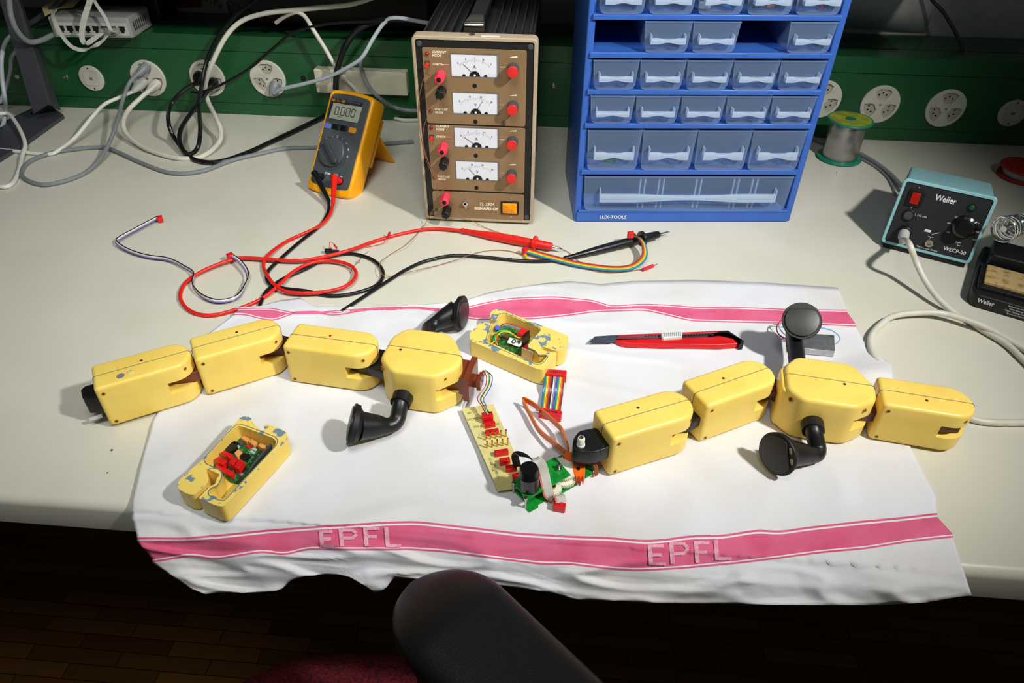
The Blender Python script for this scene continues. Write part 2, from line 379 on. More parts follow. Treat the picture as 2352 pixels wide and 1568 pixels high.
sheet('poster', 'dark red poster on the wall left of the black instrument case', 'poster', [(372, 17), (372, -40), (462, -40), (462, 17)], mat('dark_red_paper', (120, 40, 26), .6))
sheet('notice', 'white paper notice with brown lines between the red poster and black case', 'paper', [(463, 18), (463, -40), (508, -40), (508, 18)], mat('printed_paper', (190, 188, 186), .6, noise_rgb=(110, 84, 80), nscale=90))
b = MB(); pa = [aty(x, y, Y) for x, y, Y in ((96, 17, 1.15), (150, -18, 1.19), (200, -20, 1.19), (168, 16, 1.155), (135, 19, 1.15), (103, 36, 1.13))]
b.add(pa+[p+V((0, 0, -.0006)) for p in pa], [(0, 1, 2, 3, 4, 5), (6, 7, 8, 9, 10, 11)]+[(i, (i+1) % 6, 6+(i+1) % 6, 6+i) for i in range(6)])
tag(b.build('envelope', mat('manila_paper', (196, 176, 122), .7)), 'manila yellow paper lying on top of the network switch', 'paper')
bx = aty(150, 10, 1.23); by = aty(372, 10, 1.23)
tag(MB().rbox(((bx.x+by.x)/2, 1.245, z3+.0005), (by.x-bx.x, .06, .115), .003, re=.002).build('black_box', mat('satin_black', (14, 14, 15), .5)), 'plain black box standing on the trunking behind the network switch', 'box')
# network switch
sa, sb = at(124, 84, z3+.002), at(306, 86, z3+.002); d = (sb-sa); yaw = math.atan2(d.y, d.x); SWW = d.length
SW = Matrix.Translation(sa+V((0, 0, -.0015))) @ Matrix.Rotation(yaw, 4, 'Z')
sw = thing('network_switch', 'pale grey network switch with a row of ports on the green trunking', 'network switch', SW)
SH = .031
m = MB(SW); m.prism(rrect(0, 0, SWW, .075, .003), .0005, SH, .001, .003); m.build('housing', mat('switch_grey', (150, 152, 146), .5), sw)
MB(SW @ FR).prism(rrect(.006, .004, SWW-.004, SH-.008, .001), 0, .0006).build('port_panel', LGREY, sw)
for k in range(8):
    x = .012+k*(SWW-.026)/7.3
    MB(SW @ FR).prism([(x, .007), (x+.008, .007), (x+.008, .013), (x+.006, .013), (x+.006, .016), (x+.002, .016), (x+.002, .013), (x, .013)] if 0 else [(x, .018), (x, .0105), (x+.0025, .0105), (x+.0025, .008), (x+.007, .008), (x+.007, .0105), (x+.0095, .0105), (x+.0095, .018)], .0006, .0011).build('port', TRUE_BLK, sw)
for k in range(7): MB(SW).box((SWW-.0004, .012+k*.007, .008), (SWW+.0006, .015+k*.007, .022)).build('vent_slot', DGREY, sw)
# curled white paper + dark cup shape at the upper right wall
b = MB(); n = 14; vs = []
for i in range(n+1):
    t = i/n; px = 1915+(2152-1915)*t; py = 12+20*math.sin(t*PI)-0*t
    lo = aty(1925+(2125-1925)*t, 62+13*t, 1.2870-.004*math.sin(t*PI)); hi = aty(1905+(2160-1905)*t, -60+55*t, 1.2865-.02*math.sin(t*PI)); vs += [lo, hi]
b.add(vs, [(2*i, 2*i+2, 2*i+3, 2*i+1) for i in range(n)])
o = b.build('paper_sheet', WPAP, ang=60); sm = o.modifiers.new('thickness', 'SOLIDIFY'); sm.thickness = .0006
tag(o, 'white curled sheet of paper against the back wall right of the drawer cabinet', 'paper')
c0 = aty(2085, 22, 1.22)
tag(MB().lathe([(0, .022), (.001, .026), (.05, .034), (.05, .031), (.004, .022)], (c0.x-.005, 1.235, c0.z-.004), (0, 0, 1)).build('paper_shade', mat('grey_green_card', (98, 104, 90), .7)) , 'dull grey green rounded tub hanging over the curled sheet at the wall', 'tub') if 0 else None
# ================================================================ drawer cabinet
CB = Matrix.Translation((.0162, .8391, .0008)) @ Matrix.Rotation(.0985, 4, 'Z')
CW, CH, CD = .2894, .345, .15
BLU = mat('blue_plastic', (54, 98, 180), .34, spec=.5, bump=.04)
cab = thing('drawer_cabinet', 'blue plastic small parts cabinet with clear pull-out drawers', 'drawer cabinet', CB)
T = .009
m = MB(CB)
m.prism(rrect(0, 0, T, CD, .002), 0, CH); m.prism(rrect(CW-T, 0, CW, CD, .002), 0, CH)
m.box((T*.5, CD-.004, 0), (CW-T*.5, CD, CH)); m.box((T*.5, .001, 0), (CW-T*.5, CD-.001, .004)); m.box((T*.5, .001, CH-.004), (CW-T*.5, CD-.001, CH)); m.build('frame', BLU, cab)
zs = [lf(CB, 1350, y, -.002)[1] for y in (482, 390, 283, 205, 120, 32)]; zs.append(zs[-1]+(zs[-1]-zs[-2])); zs.append(zs[-1]+.041)
for i, z in enumerate(zs[:-1]):
    if z > CH-.006: continue
    m = MB(CB); m.box((T-.001, .002, z-.003), (CW-T+.001, CD-.005, z)); m.prism(rpoly([(T-.004, -.0035), (CW-T+.002, -.0035), (CW-T+.002, .004), (T-.004, .004)], .001), z-(.0058 if i else .0030), z+.0002, .0006, .0012)
    m.build('shelf', BLU, cab)
MB(CB @ FR).prism(rrect(T*.4, .0006, CW-T*.4, zs[0]-.0032, .001), -.002, .0025).build('plinth', BLU, cab)
lx, lz = lf(CB, 1408, 499, -.003); text('LUX-TOOLS', .0066, CB @ Matrix.Translation((lx, -.0026, min(lz, (zs[0]-.0032)/2))) @ FR, PRW, 'printed_name', cab, bold=.00012)
CLR = mat_clear('clear_plastic', (172, 200, 240), .19, .10); CLH = mat_clear('clear_plastic_handle', (222, 236, 252), .46, .2)
def drawer(x0, w, z0, h, dep=.125, proto=None, wide=False):
    if proto:
        d = proto.copy(); COL.objects.link(d); d.parent = cab
        for ch in proto.children: c = ch.copy(); COL.objects.link(c); c.parent = d
        d.location = (x0-proto['x'], 0, z0-proto['z']); return d
    m = MB(CB @ Matrix.Translation((x0, -.0045, z0)) @ FR); e = .0011
    sl = .0022
    out = [(0, h), (sl, .006), (sl+.0018, .0016), (sl+.006, 0), (w-sl-.006, 0), (w-sl-.0018, .0016), (w-sl, .006), (w, h)]
    inn = [(w-e, h), (w-sl-e, .006+e), (w-sl-.0025, .003), (w-sl-.006, e), (sl+.006, e), (sl+.0025, .003), (sl+e, .006+e), (e, h)]
    m.prism(out+inn, -dep, -.0012); m.prism(out, -.0012, 0); m.prism([(p[0], p[1]) for p in out], -dep-.0012, -dep)
    m.prism([(0-.0003, h-.0012), (w+.0003, h-.0012), (w+.0003, h), (-.0003, h)], -.0012, .0010)
    rib = MB(m.M)
    if wide:
        for fx in (.27, .36, .54, .72, .81):
            for k in (0, .006): rib.prism([(w*fx+k-.0008, .0035), (w*fx+k+.0008, .0035), (w*fx+k+.0008, h*.92), (w*fx+k-.0008, h*.92)], -.004, -.0012)
    d = m.build('drawer', CLR, cab); d['x'] = x0; d['z'] = z0
    if wide: rib.build('divider_rib', CLH, d)
    hw = w*.74 if not wide else w*.85; a = (w-hw)/2; hz = h*.34; hh = h*.2 if not wide else h*.24; N = 16
    top = []; bot = []
    for i in range(N+1):
        t = i/N; wv = math.sin(max(0, min(1, (t-.18)/.64))*PI)**2*hh*.32; top.append((a+hw*t, hz+hh-wv)); bot.append((a+hw*t, hz+wv*.9))
    M = CB @ Matrix.Translation((x0, -.0045, z0)) @ FR; q = MB(M); q.prism(bot+top[::-1], .0075, .0087)
    q.box((a, hz+hh*.45, 0), (a+hw, hz+hh*.45+.001, .0076))
    for xx in (a, a+hw-.0011): q.prism([(xx, hz), (xx+.0011, hz), (xx+.0011, hz+hh*1.45), (xx, hz+hh*1.45)], 0, .0087)
    q.build('handle', CLH, d); return d
G = .0012
IW = CW-2*T; xa = T
drawer(xa+.001, IW-.004, zs[0]+.0005, zs[1]-zs[0]-.0085, wide=True)
md = None
cw4 = (IW-.001)/4
for k in range(4): r_ = drawer(xa+k*cw4+G/2, cw4-G, zs[1]+.0005, zs[2]-zs[1]-.0085, proto=md); md = md or r_
cw5 = (IW-.001)/5; sd = None; rows = []
for r, z in enumerate(zs[2:7]):
    for k in range(5):
        if r == 2 and k in (0, 3): continue
        q = drawer(xa+k*cw5+G/2, cw5-G, z+.0005, .0335, proto=sd); sd = sd or q
def incab(x, y, z): return CB @ V((x, y, z))
# bits inside the drawers
z = zs[1]+.0022
t = thing('gear_board', 'green gear board lying inside the lower left clear drawer', 'circuit board', CB @ Matrix.Translation((xa+.03, .03, z)) @ Matrix.Rotation(-.7, 4, 'Z'))
MB(ROOTM[t.name]).box((-.018, -.011, 0), (.016, .011, .0014)).build('board', GPCB, t)
MB(ROOTM[t.name]).cyl((.009, 0, .0014), (.009, 0, .012), .006).build('motor', STEEL, t)
MB(ROOTM[t.name]).box((-.012, -.006, .0014), (-.004, .004, .006)).build('connector', CON, t)
z = zs[5]+.0022
for k, mm, nm, lab in ((2, LGREY, 'connector_plug', 'pale grey connector plug in the top row middle drawer'), (2, mat('blue_plastic_small', (30, 120, 220), .4), 'pin_lead', 'blue pin lead in the top row middle drawer'), (4, RED, 'pin_lead', 'red pin lead in the top row right-hand drawer'), (3, BLK, 'pin_lead', 'dark pin lead in the top row fourth drawer'), (3, mat('orange_brown', (170, 80, 40), .4), 'pin_lead', 'orange brown pin lead in the top row fourth drawer')):
    dx = {'connector_plug': .014, 'pin_lead': .038}[nm] if mm is not BLK and 'orange' not in lab else (.018 if mm is BLK else .033)
    x = xa+k*cw5+dx; M = CB @ Matrix.Translation((x, .014, z+.0025)) @ Matrix.Rotation(.5+k, 4, 'Z')
    if nm == 'connector_plug': tag(MB(M).rbox((0, 0, -.0022), (.012, .007, .006), .001).build(nm, mm), lab, 'connector')
    else:
        t = thing(nm, lab, 'wire', M); MB(M).cyl((-.006, 0, 0), (.004, 0, 0), .0016).build('sleeve', mm, t); MB(M).cyl((.004, 0, 0), (.009, 0, 0), .0005).build('pin', GOLD, t)
# ================================================================ bench power supply
PS = Matrix.Translation((-.1792, .8197, .0035)) @ Matrix.Rotation(.0083, 4, 'Z') @ Matrix.Rotation(.0217, 4, 'X')
PW, PH, PD = .1423, .2325, .25
ps = thing('power_supply', 'tall bronze faced bench power supply with four analogue meters', 'power supply', PS)
TAU = mat('taupe_plastic', (176, 158, 132), .4); BRZ = mat('bronze_anodised', (150, 122, 88), .38, metal=.25, spec=.5, noise_rgb=(146, 118, 84), nscale=12)
m = MB(PS)
m.box((.006, .014, .003), (PW-.006, PD, PH-.008))
for k in range(13):
    x = .010+k*(PW-.021)/12
    if abs(x-PW/2) < .012: continue
    m.box((x, .0145, PH-.0085), (x+.0016, PD, PH-.0022))
m.build('case', mat('ribbed_black_case', (24, 25, 27), .35, spec=.6), ps)
m = MB(PS @ FR); m.prism(rrect(0, 0, PW, PH, .006), -.015, 0, 0, .0015, holes=[rrect(.004, .004, PW-.004, PH-.004, .003)]); m.build('bezel', TAU, ps)
MB(PS @ FR).prism(rrect(.0035, .0035, PW-.0035, PH-.0035, .003), -.014, -.0015).build('face_plate', mat('matt_black', (26, 27, 26), .45), ps)
for x, z in ((.0085, .0085), (PW-.0085, .0085), (.0085, PH-.009), (PW-.0085, PH-.009)):
    s_ = MB(PS @ FR).prism(circ(x, z, .0032, 14), -.0015, -.0006, 0, .0004).build('corner_screw', DGREY, ps)
for x, z in ((.012, -.0035), (PW-.012, -.0035)):
    MB(PS @ FR).prism(rrect(x-.008, z+.0005, x+.008, z+.004, .001), -.02, -.006).build('foot', BLKR, ps)
def PL(px, py): return lf(PS, px, py, .001)
def prect(a, b): (x0, z1), (x1, z0) = PL(*a), PL(*b); return x0, z0, x1, z1
# three panels
zt = PL(1090, 112)[1]; zb1 = PL(1090, 286)[1]; zt2 = PL(1090, 290)[1]; zb2 = PL(1090, 438)[1]; zt3 = PL(1090, 442)[1]; zb3 = PL(1090, 501)[1]
x0, x1 = .0115, PW-.0125
SP = PS @ FR
def cPx(px, py, o): return (o[0]+px/o[2], o[1]+py/o[2])
O4 = (920, 0, 6.03); O5 = (920, 260, 5.81)
meters = [((695, 733), (1365, 1085), O4, 'A', ('0', '5', '1', '15', '2'), 0.12), ((715, 1265), (1360, 1600), O4, 'V', ('0', '10', '20', '30'), .74), ((712, 175), (1312, 480), O5, 'A', ('0', '5', '1', '15', '2'), .06), ((730, 622), (1310, 910), O5, 'V', ('0', '10', '20', '30'), .2)]
wins = []
for a, b, o, *_ in meters:
    wx0, wz0, wx1, wz1 = prect(cPx(*a, o), cPx(*b, o)); wins.append((wx0, wz0, wx1, wz1))
mw = .0555; mh = .0265; cx = sum(w[0]+w[2] for w in wins)/8
wins = [(cx-mw/2, (w[1]+w[3])/2-mh/2, cx+mw/2, (w[1]+w[3])/2+mh/2) for w in wins]
def panel(z0, z1, ws):
    return MB(SP).prism(rrect(x0, z0, x1, z1, .0025), -.0014, -.0004, 0, .0002, holes=[rrect(*w, .0006) for w in ws] or None).build('front_panel', BRZ, ps)
panel(zb1, zt, wins[:2]); panel(zb2, zt2, wins[2:]); panel(zb3, zt3, [])
CREAM = mat('meter_face', (222, 224, 232), .35, noise_rgb=(218, 220, 228), nscale=5)
for (a, b, o, unit, nums, frac), (wx0, wz0, wx1, wz1) in zip(meters, wins):
    mt = MB(SP).prism(rrect(wx0-.0003, wz0-.0003, wx1+.0003, wz1+.0003, .0006), -.0045, -.0004, holes=[rrect(wx0+.001, wz0+.001, wx1-.002, wz1-.0006, .0005)]).build('meter', mat('meter_bezel', (112, 108, 100), .4), ps)
    MB(SP).prism(rrect(wx0+.0009, wz0+.0009, wx1-.0015, wz1-.0005, .0004), -.0050, -.0012).build('dial', CREAM, mt)
    mx = (wx0+wx1)/2-.0002; q = MB(SP); R0 = .0300; czz = wz0-.0100; HA = 36.5
    for k in range(21):
        t = math.radians(90+HA-2*HA*k/20); L = .0030 if k % 5 == 0 else .0019; c, s_ = math.cos(t), math.sin(t); wd = .00013
        P0 = (mx+R0*c, czz+R0*s_); P1 = (mx+(R0-L)*c, czz+(R0-L)*s_)
        q.add([(P0[0]-wd*s_, P0[1]+wd*c, -.00115), (P0[0]+wd*s_, P0[1]-wd*c, -.00115), (P1[0]+wd*s_, P1[1]-wd*c, -.00115), (P1[0]-wd*s_, P1[1]+wd*c, -.00115)], [(0, 1, 2, 3)])
    q.build('scale', PRD, mt)
    for k, nmb in enumerate(nums):
        t = math.radians(90+HA-2*HA*k/(len(nums)-1)); text(nmb, .0027, PS @ Matrix.Translation((mx+(R0+.0017)*math.cos(t), .0011, czz+(R0+.0017)*math.sin(t))) @ FR, PRD, 'scale_number', mt)
    text(unit, .0048, PS @ Matrix.Translation((mx, .0011, wz0+.0118)) @ FR, PRD, 'unit_letter', mt)
    q = MB(SP); q.prism([(mx-.0062+.0062*(1-math.cos(k*PI/12)), wz0+.001+.0062*math.sin(k*PI/12)) for k in range(13)], -.0012, -.0006); q.build('pivot_cover', BLK, mt)
    MB(SP).prism(circ(mx, wz0+.0026, .0013, 12), -.0007, -.0002).build('adjust_screw', WHT, mt)
    t = math.radians(90+HA-2*HA*frac); tx, tz = mx+(R0-.0022)*math.cos(t), czz+(R0-.0022)*math.sin(t); t2 = math.atan2(tz-(wz0+.003), tx-mx); M = SP @ Matrix.Translation((mx, wz0+.003, -.0008)) @ Matrix.Rotation(t2, 4, 'Z')
    MB(M).box((.003, -.00018, 0), (math.hypot(tx-mx, tz-wz0-.003), .00018, .0002)).build('needle', PRD, mt)
    for dx in (-.0125, .0125): MB(SP).prism(circ(mx+dx, wz0+.0014, .0021, 12), -.0012, -.0005).build('clip', BLK, mt)
def dot(px, py, r, m, name, h=.001, lab=None, o=None, rt=0):
    x, z = PL(*(cPx(px, py, o) if o else (px, py))); return MB(SP).prism(circ(x, z, r, 18), -.0006, h, 0, rt).build(name, m, ps, label=lab), x, z
LED = mat('red_lens', (120, 14, 22), .15, spec=.8)
for px, py, o in ((370, 742, O4), (420, 1530, O4), (412, 187, O5), (460, 852, O5)): dot(px, py, .0022, LED, 'indicator_lamp', .002, None, o, .0018)
dot(482, 1285, .0019, mat('green_lens', (20, 96, 50), .2), 'indicator_lamp', .0016, 'green indicator lamp', O5, .0014)
for px, py, o in ((1028, 1185, O4), (1000, 110, O5), (1006, 562, O5), (1015, 990, O5)): dot(px, py, .0026, TRUE_BLK, 'access_hole', 0, None, o)
dot(1380, 128, .0025, DGREY, 'panel_bolt', .0015, None, O5, .0008)
for px, py, o in ((375, 880, O4), (418, 320, O5)):
    x, z = PL(*cPx(px, py, o)); bt = MB(SP).prism(rrect(x-.0028, z-.0022, x+.0028, z+.0036, .0004), -.0006, .0006).build('check_button', DGREY, ps)
    MB(SP).cyl((x, z, .0006), (x, z, .0065), .0022, .0022).build('button_cap', mat('bright_red', (232, 40, 30), .4), bt)
# knobs
for px, py, o in ((1550, 1005, O4), (1545, 1530, O4), (1483, 435, O5), (1475, 880, O5)):
    cx_, cy2 = cPx(px, py, o); x, z = lf(PS, cx_, cy2, -.014); R = .0068
    prof_ = [((R if i % 2 else R*.93)*math.cos(2*PI*i/36), (R if i % 2 else R*.93)*math.sin(2*PI*i/36)) for i in range(36)]
    kn = MB(SP @ Matrix.Translation((x, z, 0))).prism(prof_, .0002, .0125, 0, .0006).build('knob', DGREY, ps)
    MB(SP @ Matrix.Translation((x, z, 0))).prism(circ(0, 0, R*.93), .0124, .0142, 0, .0006).build('knob_cap', mat('knob_red', (214, 44, 38), .4), kn)
    MB(SP).prism([(x-.0045, z+.0118), (x-.001, z+.0128), (x+.0045, z+.0134), (x+.0045, z+.0118)], -.0004, -.0002).build('level_mark', PRN, ps)
# binding posts
def post(base, tip, m):
    x, z = PL(*base); x2, z2 = lf(PS, *tip, -.02); x, z = (x+x2)/2, (z+z2)/2
    b = MB(SP @ Matrix.Translation((x, z, 0))); R = .0056
    prf = [((R if (i//2) % 2 else R*.88)*math.cos(2*PI*i/24), (R if (i//2) % 2 else R*.88)*math.sin(2*PI*i/24)) for i in range(24)]
    b.lathe([(0, .0035), (.0032, .0035)], (0, 0, 0), (0, 0, 1)); b.prism(circ(0, 0, R*1.02, 24), .0032, .0062, .0004, .0004); b.prism(prf, .0062, .0205, 0, .0014)
    o = b.build('binding_post', m, ps, label=('red' if m is PNK else 'black')+' binding post'); MB(SP @ Matrix.Translation((x, z, 0))).prism(circ(0, 0, .0027, 16), .0205, .0208).build('post_socket', TRUE_BLK, o)
    return x, z
P1 = post(cPx(590, 985, O4), cPx(505, 1140, O4), PNK); P2 = post(cPx(600, 1210, O4), cPx(520, 1350, O4), BLK)
post(cPx(600, 395, O5), cPx(535, 552, O5), PNK); post(cPx(615, 600, O5), cPx(548, 735, O5), BLK)
post(cPx(625, 1060, O5), cPx(575, 1215, O5), PNK); post(cPx(640, 1250, O5), cPx(590, 1375, O5), BLK)
x, z = PL(*cPx(868, 1185, O5)); q = MB(SP @ Matrix.Translation((x, z, 0))); q.lathe([(0, .0036), (.004, .0036), (.0046, .0031), (.0046, .0019), (.001, .0019)], (0, 0, 0), (0, 0, 1)); q.build('earth_terminal', CHROME, ps)
q = MB(SP); zz = z-.0075
q.box((x-.0002, zz, -.0004), (x+.0002, zz+.003, -.0001))
for k, wv in enumerate((.0022, .0014, .0007)): q.box((x-wv, zz-k*.0009, -.0004), (x+wv, zz-k*.0009+.0003, -.0001))
q.build('earth_symbol', PRN, ps)
# rocker switch
sx0, sz0, sx1, sz1 = prect(cPx(1340, 1165, O5), cPx(1578, 1345, O5))
sw_ = MB(SP).prism(rrect(sx0, sz0, sx1, sz1, .0008), -.0006, .0012, 0, .0004).build('rocker_switch', BLK, ps)
MB(SP).prism(rrect(sx0+.0022, sz0+.0025, sx1-.0022, sz1-.0022, .0006), .0012, .0036, 0, .0008).build('rocker', mat('amber_rocker', (250, 160, 10), .25, noise_rgb=(240, 140, 8), nscale=300), sw_)
def ptx(s, size, px, py, o, sh=.25, al='CENTER', sx=1.0, bold=0):
    x, z = PL(*cPx(px, py, o)); text(s, size, PS @ Matrix.Translation((x, .0004, z)) @ FR, PRN, 'printed_text', ps, al, shear=sh, sx=sx, bold=bold)
for o, a, b in ((O4, (432, 717), (436, 765)), (O5, (468, 172), (470, 211))):
    ptx('CURRENT', .0036, *a, o, al='LEFT', bold=.00008); ptx('MODE', .0036, *b, o, al='LEFT', bold=.00008)
for o, a, b in ((O4, (472, 1510), (478, 1553)), (O5, (498, 840), (502, 876))):
    ptx('VOLTAGE', .0034, *a, o, al='LEFT', bold=.00008); ptx('MODE', .0034, *b, o, al='LEFT', bold=.00008)
ptx('CHECK', .0034, 442, 885, O4, al='LEFT', bold=.00008); ptx('CHECK', .0034, 475, 308, O5, al='LEFT', bold=.00008)
ptx('TL-230A', .0056, 1150, 1212, O5, bold=.0001); ptx('SIGNAALI OY', .0052, 1145, 1272, O5, sh=0, sx=1.0, bold=.0002); ptx('POWER HOUSE', .0016, 1110, 1248, O5, sh=0)
ptx('I', .003, 1478, 1137, O5); ptx('0', .003, 1472, 1378, O5)
q = MB(SP)
for a, b, o in (((565, 890), (672, 890), O4), ((1375, 926), (1465, 926), O4), ((1370, 1447), (1440, 1447), O4), ((583, 312), (688, 316), O5), ((1320, 348), (1390, 348), O5), ((1315, 792), (1385, 795), O5)):
    (xa_, za_), (xb_, zb_) = PL(*cPx(*a, o)), PL(*cPx(*b, o)); q.box((xa_, za_-.0001, -.0004), (xb_, za_+.0002, -.0002))
q.build('link_line', PRN, ps)
# carry handle on top
m = MB(PS); hx = PW*.485; w_ = .017
m.ribbon([(hx, .017, PH+.0005), (hx, .026, PH+.003), (hx, .06, PH+.008), (hx, .14, PH+.008), (hx, .22, PH+.002)], w_, .003, side=lambda t, d: V((1, 0, 0))) if 0 else None
m.add([(hx-w_/2, .05, PH+.001), (hx+w_/2, .05, PH+.001), (hx+w_/2, .24, PH+.001), (hx-w_/2, .24, PH+.001), (hx-w_/2, .05, PH+.008), (hx+w_/2, .05, PH+.008), (hx+w_/2, .24, PH+.008), (hx-w_/2, .24, PH+.008)], [(3, 2, 1, 0), (4, 5, 6, 7), (0, 1, 5, 4), (1, 2, 6, 5), (2, 3, 7, 6), (3, 0, 4, 7)])
h_ = m.build('carry_handle', BLKR, ps)
MB(PS).prism([(hx-w_/2-.003, .020), (hx+w_/2+.003, .020), (hx+w_/2, .052), (hx-w_/2, .052)], PH-.002, PH+.0105, 0, .002).build('handle_bracket', mat('dark_bracket', (70, 66, 58), .3, metal=.6), h_)
MB(PS).cyl((hx-w_/2-.002, .0195, PH+.0072), (hx+w_/2+.002, .0195, PH+.0072), .0017).build('handle_pin', CHROME, h_)
MB(PS).cyl((hx-.001, .007, PH-.0005), (hx-.001, .007, PH+.0008), .0038).build('top_screw', STEEL, ps)
MB(PS).box((hx+.009, .002, PH-.0004), (hx+.030, .006, PH+.0002)).build('paper_label', WPAP, ps)
# ================================================================ multimeter
MM = Matrix.Translation((-.3634, .8887, .003)) @ Matrix.Rotation(-.3702, 4, 'Z') @ Matrix.Rotation(-.6419, 4, 'X')
MW, ML, MD = .0743, .1462, .030
mm = thing('multimeter', 'yellow and grey handheld digital multimeter leaning back on its stand', 'multimeter', MM)
HOL = mat('holster_yellow', (250, 172, 16), .33, spec=.5, noise_rgb=(246, 166, 14), nscale=30)
def barrel(x0, z0, x1, z1, bow, r, n=5):
    P = [(x0, z0), ((x0+x1)/2, z0-bow), (x1, z0), (x1, z1), ((x0+x1)/2, z1+bow), (x0, z1)]
    o = []
    for t in range(n+1): o.append((x0+(x1-x0)*t/n, z0-bow*math.sin(PI*t/n)))
    for t in range(n+1): o.append((x1-(x1-x0)*t/n, z1+bow*math.sin(PI*t/n)))
    return rpoly(o, r)
MB(MM @ FR).prism(barrel(0, .003, MW, ML-.003, .0035, .009), -MD, 0, .004, .0035, 4).build('holster', HOL, mm)
MB(MM @ FR).prism(barrel(.0045, .0125, MW-.0045, ML-.008, .0030, .006), -.004, .0007, 0, .0006).build('face', mat('meter_grey', (74, 80, 84), .42, spec=.5), mm)
def ML_(px, py, o=(680, 180, 5.225)): return lf(MM, o[0]+px/o[2], o[1]+py/o[2], 0)
SM = MM @ FR
wq = [ML_(*p) for p in ((435, 235), (815, 300), (750, 545), (385, 480))]
MB(SM).prism(rpoly(wq, .003), .0007, .0013, 0, .0003).build('display_window', mat('window_grey', (44, 50, 54), .15, spec=.8), mm)
lq = [ML_(*p) for p in ((458, 295), (805, 350), (745, 540), (402, 478))]
dsp = MB(SM).prism(lq, .0013, .0017).build('display', mat('lcd', (176, 180, 160), .12, spec=.9), mm)
def mtx(s, size, px, py, mt_, par=None, sx=1, lab=None, z=.0009, bold=0, sh=0, nm='printed_text', rot=0):
    x, zz = ML_(px, py); text(s, size, MM @ Matrix.Translation((x, -z, zz)) @ FR @ Matrix.Rotation(rot, 4, 'Z'), mt_, nm, par or mm, sx=sx, bold=bold, shear=sh, label=lab)
LCDK = mat('lcd_segment', (60, 64, 58), .5)
def seg7(x, z, h, ch, q):
    w = h*.52; t = h*.11; S = {'0': 'abcdef', '6': 'acdefg', '8': 'abcdefg'}[ch]
    R = {'a': (0, h/2, w, 1), 'g': (0, 0, w, 1), 'd': (0, -h/2, w, 1), 'f': (-w/2, h/4, h/2, 0), 'b': (w/2, h/4, h/2, 0), 'e': (-w/2, -h/4, h/2, 0), 'c': (w/2, -h/4, h/2, 0)}
    for c in S:
        dx, dz, L, hor = R[c]; L = L*.86
        a, b = ((L/2, t/2) if hor else (t/2, L/2)); q.box((x+dx-a, z+dz-b, .0017), (x+dx+a, z+dz+b, .0019))
q = MB(SM)
for px, py, c in ((500, 392, '0'), (570, 402, '0'), (632, 412, '0'), (693, 422, '0')): x, z = ML_(px, py); seg7(x, z, .0108, c, q)
x, z = ML_(517, 437); q.box((x-.0006, z-.0006, .0017), (x+.0006, z+.0006, .0019)); q.build('digits', LCDK, dsp)
mtx('AUTO', .0022, 530, 468, LCDK, dsp, z=.0018)
oq = [ML_(*p) for p in ((440, 247), (598, 268), (592, 297), (434, 274))]
bd = MB(SM).prism(oq, .0013, .0016).build('brand_badge', mat('badge_orange', (190, 120, 30), .3), mm); mtx('FLUKE', .0040, 516, 272, BLK, bd, z=.0016, bold=.0002, sh=.2)
mtx('117 TRUE RMS MULTIMETER', .0019, 695, 296, mat('dim_print', (120, 126, 130), .5), z=.0013)
for (px, py), mt_, lb in (((385, 570), mat('blue_key', (104, 116, 190), .4), 'HOLD'), ((482, 585), BLK, 'MINMAX'), ((578, 603), BLK, 'RANGE'), ((683, 627), mat('orange_key', (226, 148, 28), .4), '~')):
    x, z = ML_(px, py); MB(SM).prism(rrect(x-.0058, z-.0038, x+.0058, z+.0038, .0015), .0006, .0022, 0, .0008).build('key', mt_, mm); mtx(lb, .0020, px+(10 if lb != 'HOLD' else 12), py-42, mat('dim_print', (120, 126, 130), .5))
dx_, dz_ = ML_(443, 892, ); R = .0205
di = MB(SM).prism(circ(dx_, dz_, R*1.22, 40), .0006, .0011).build('dial_ring', DGREY, mm); 
dk = MB(SM).prism(circ(dx_, dz_, R, 40), .0011, .0050, 0, .002).build('rotary_dial', mat('dial_grey', (70, 75, 78), .4), mm)
M = SM @ Matrix.Translation((dx_, dz_, .005)) @ Matrix.Rotation(math.radians(136), 4, 'Z'); MB(M).prism(rrect(-R*.97, -.0042, R*.97, .0042, .0035), 0, .0055, 0, .002).build('pointer_bar', mat('dial_grey2', (58, 62, 66), .4), dk)
for s, px, py, sz in (('OFF', 273, 860, .0030), ('V', 320, 785, .0042), ('V', 372, 733, .0042), ('mV', 437, 697, .0030), ('\u03a9', 503, 700, .0042), ('+', 560, 728, .0035), ('\u00b1', 610, 783, .0035), ('A', 632, 858, .0046), ('A', 618, 940, .0046), ('A', 252, 1116, .0042), ('COM', 384, 1143, .0040), ('V\u03a9', 487, 1166, .0040), ('++', 545, 1182, .0040)): mtx(s, sz, px, py, PRW, bold=.0001)
for px, py in ((238, 1175),):
    x, z = ML_(px, py); o = MB(SM).prism(circ(x, z, .0055, 20), .0006, .0016, 0, .0006).build('jack', BLK, mm); MB(SM).prism(circ(x, z, .0042, 20), .0016, .0020, holes=[circ(x, z, .0024, 14)]).build('jack_ring', RED, o)
JK = [ML_(305, 1185), ML_(530, 1235)]
for x, z in JK: MB(SM).prism(circ(x, z, .0055, 20), .0006, .0012).build('jack', BLK, mm)
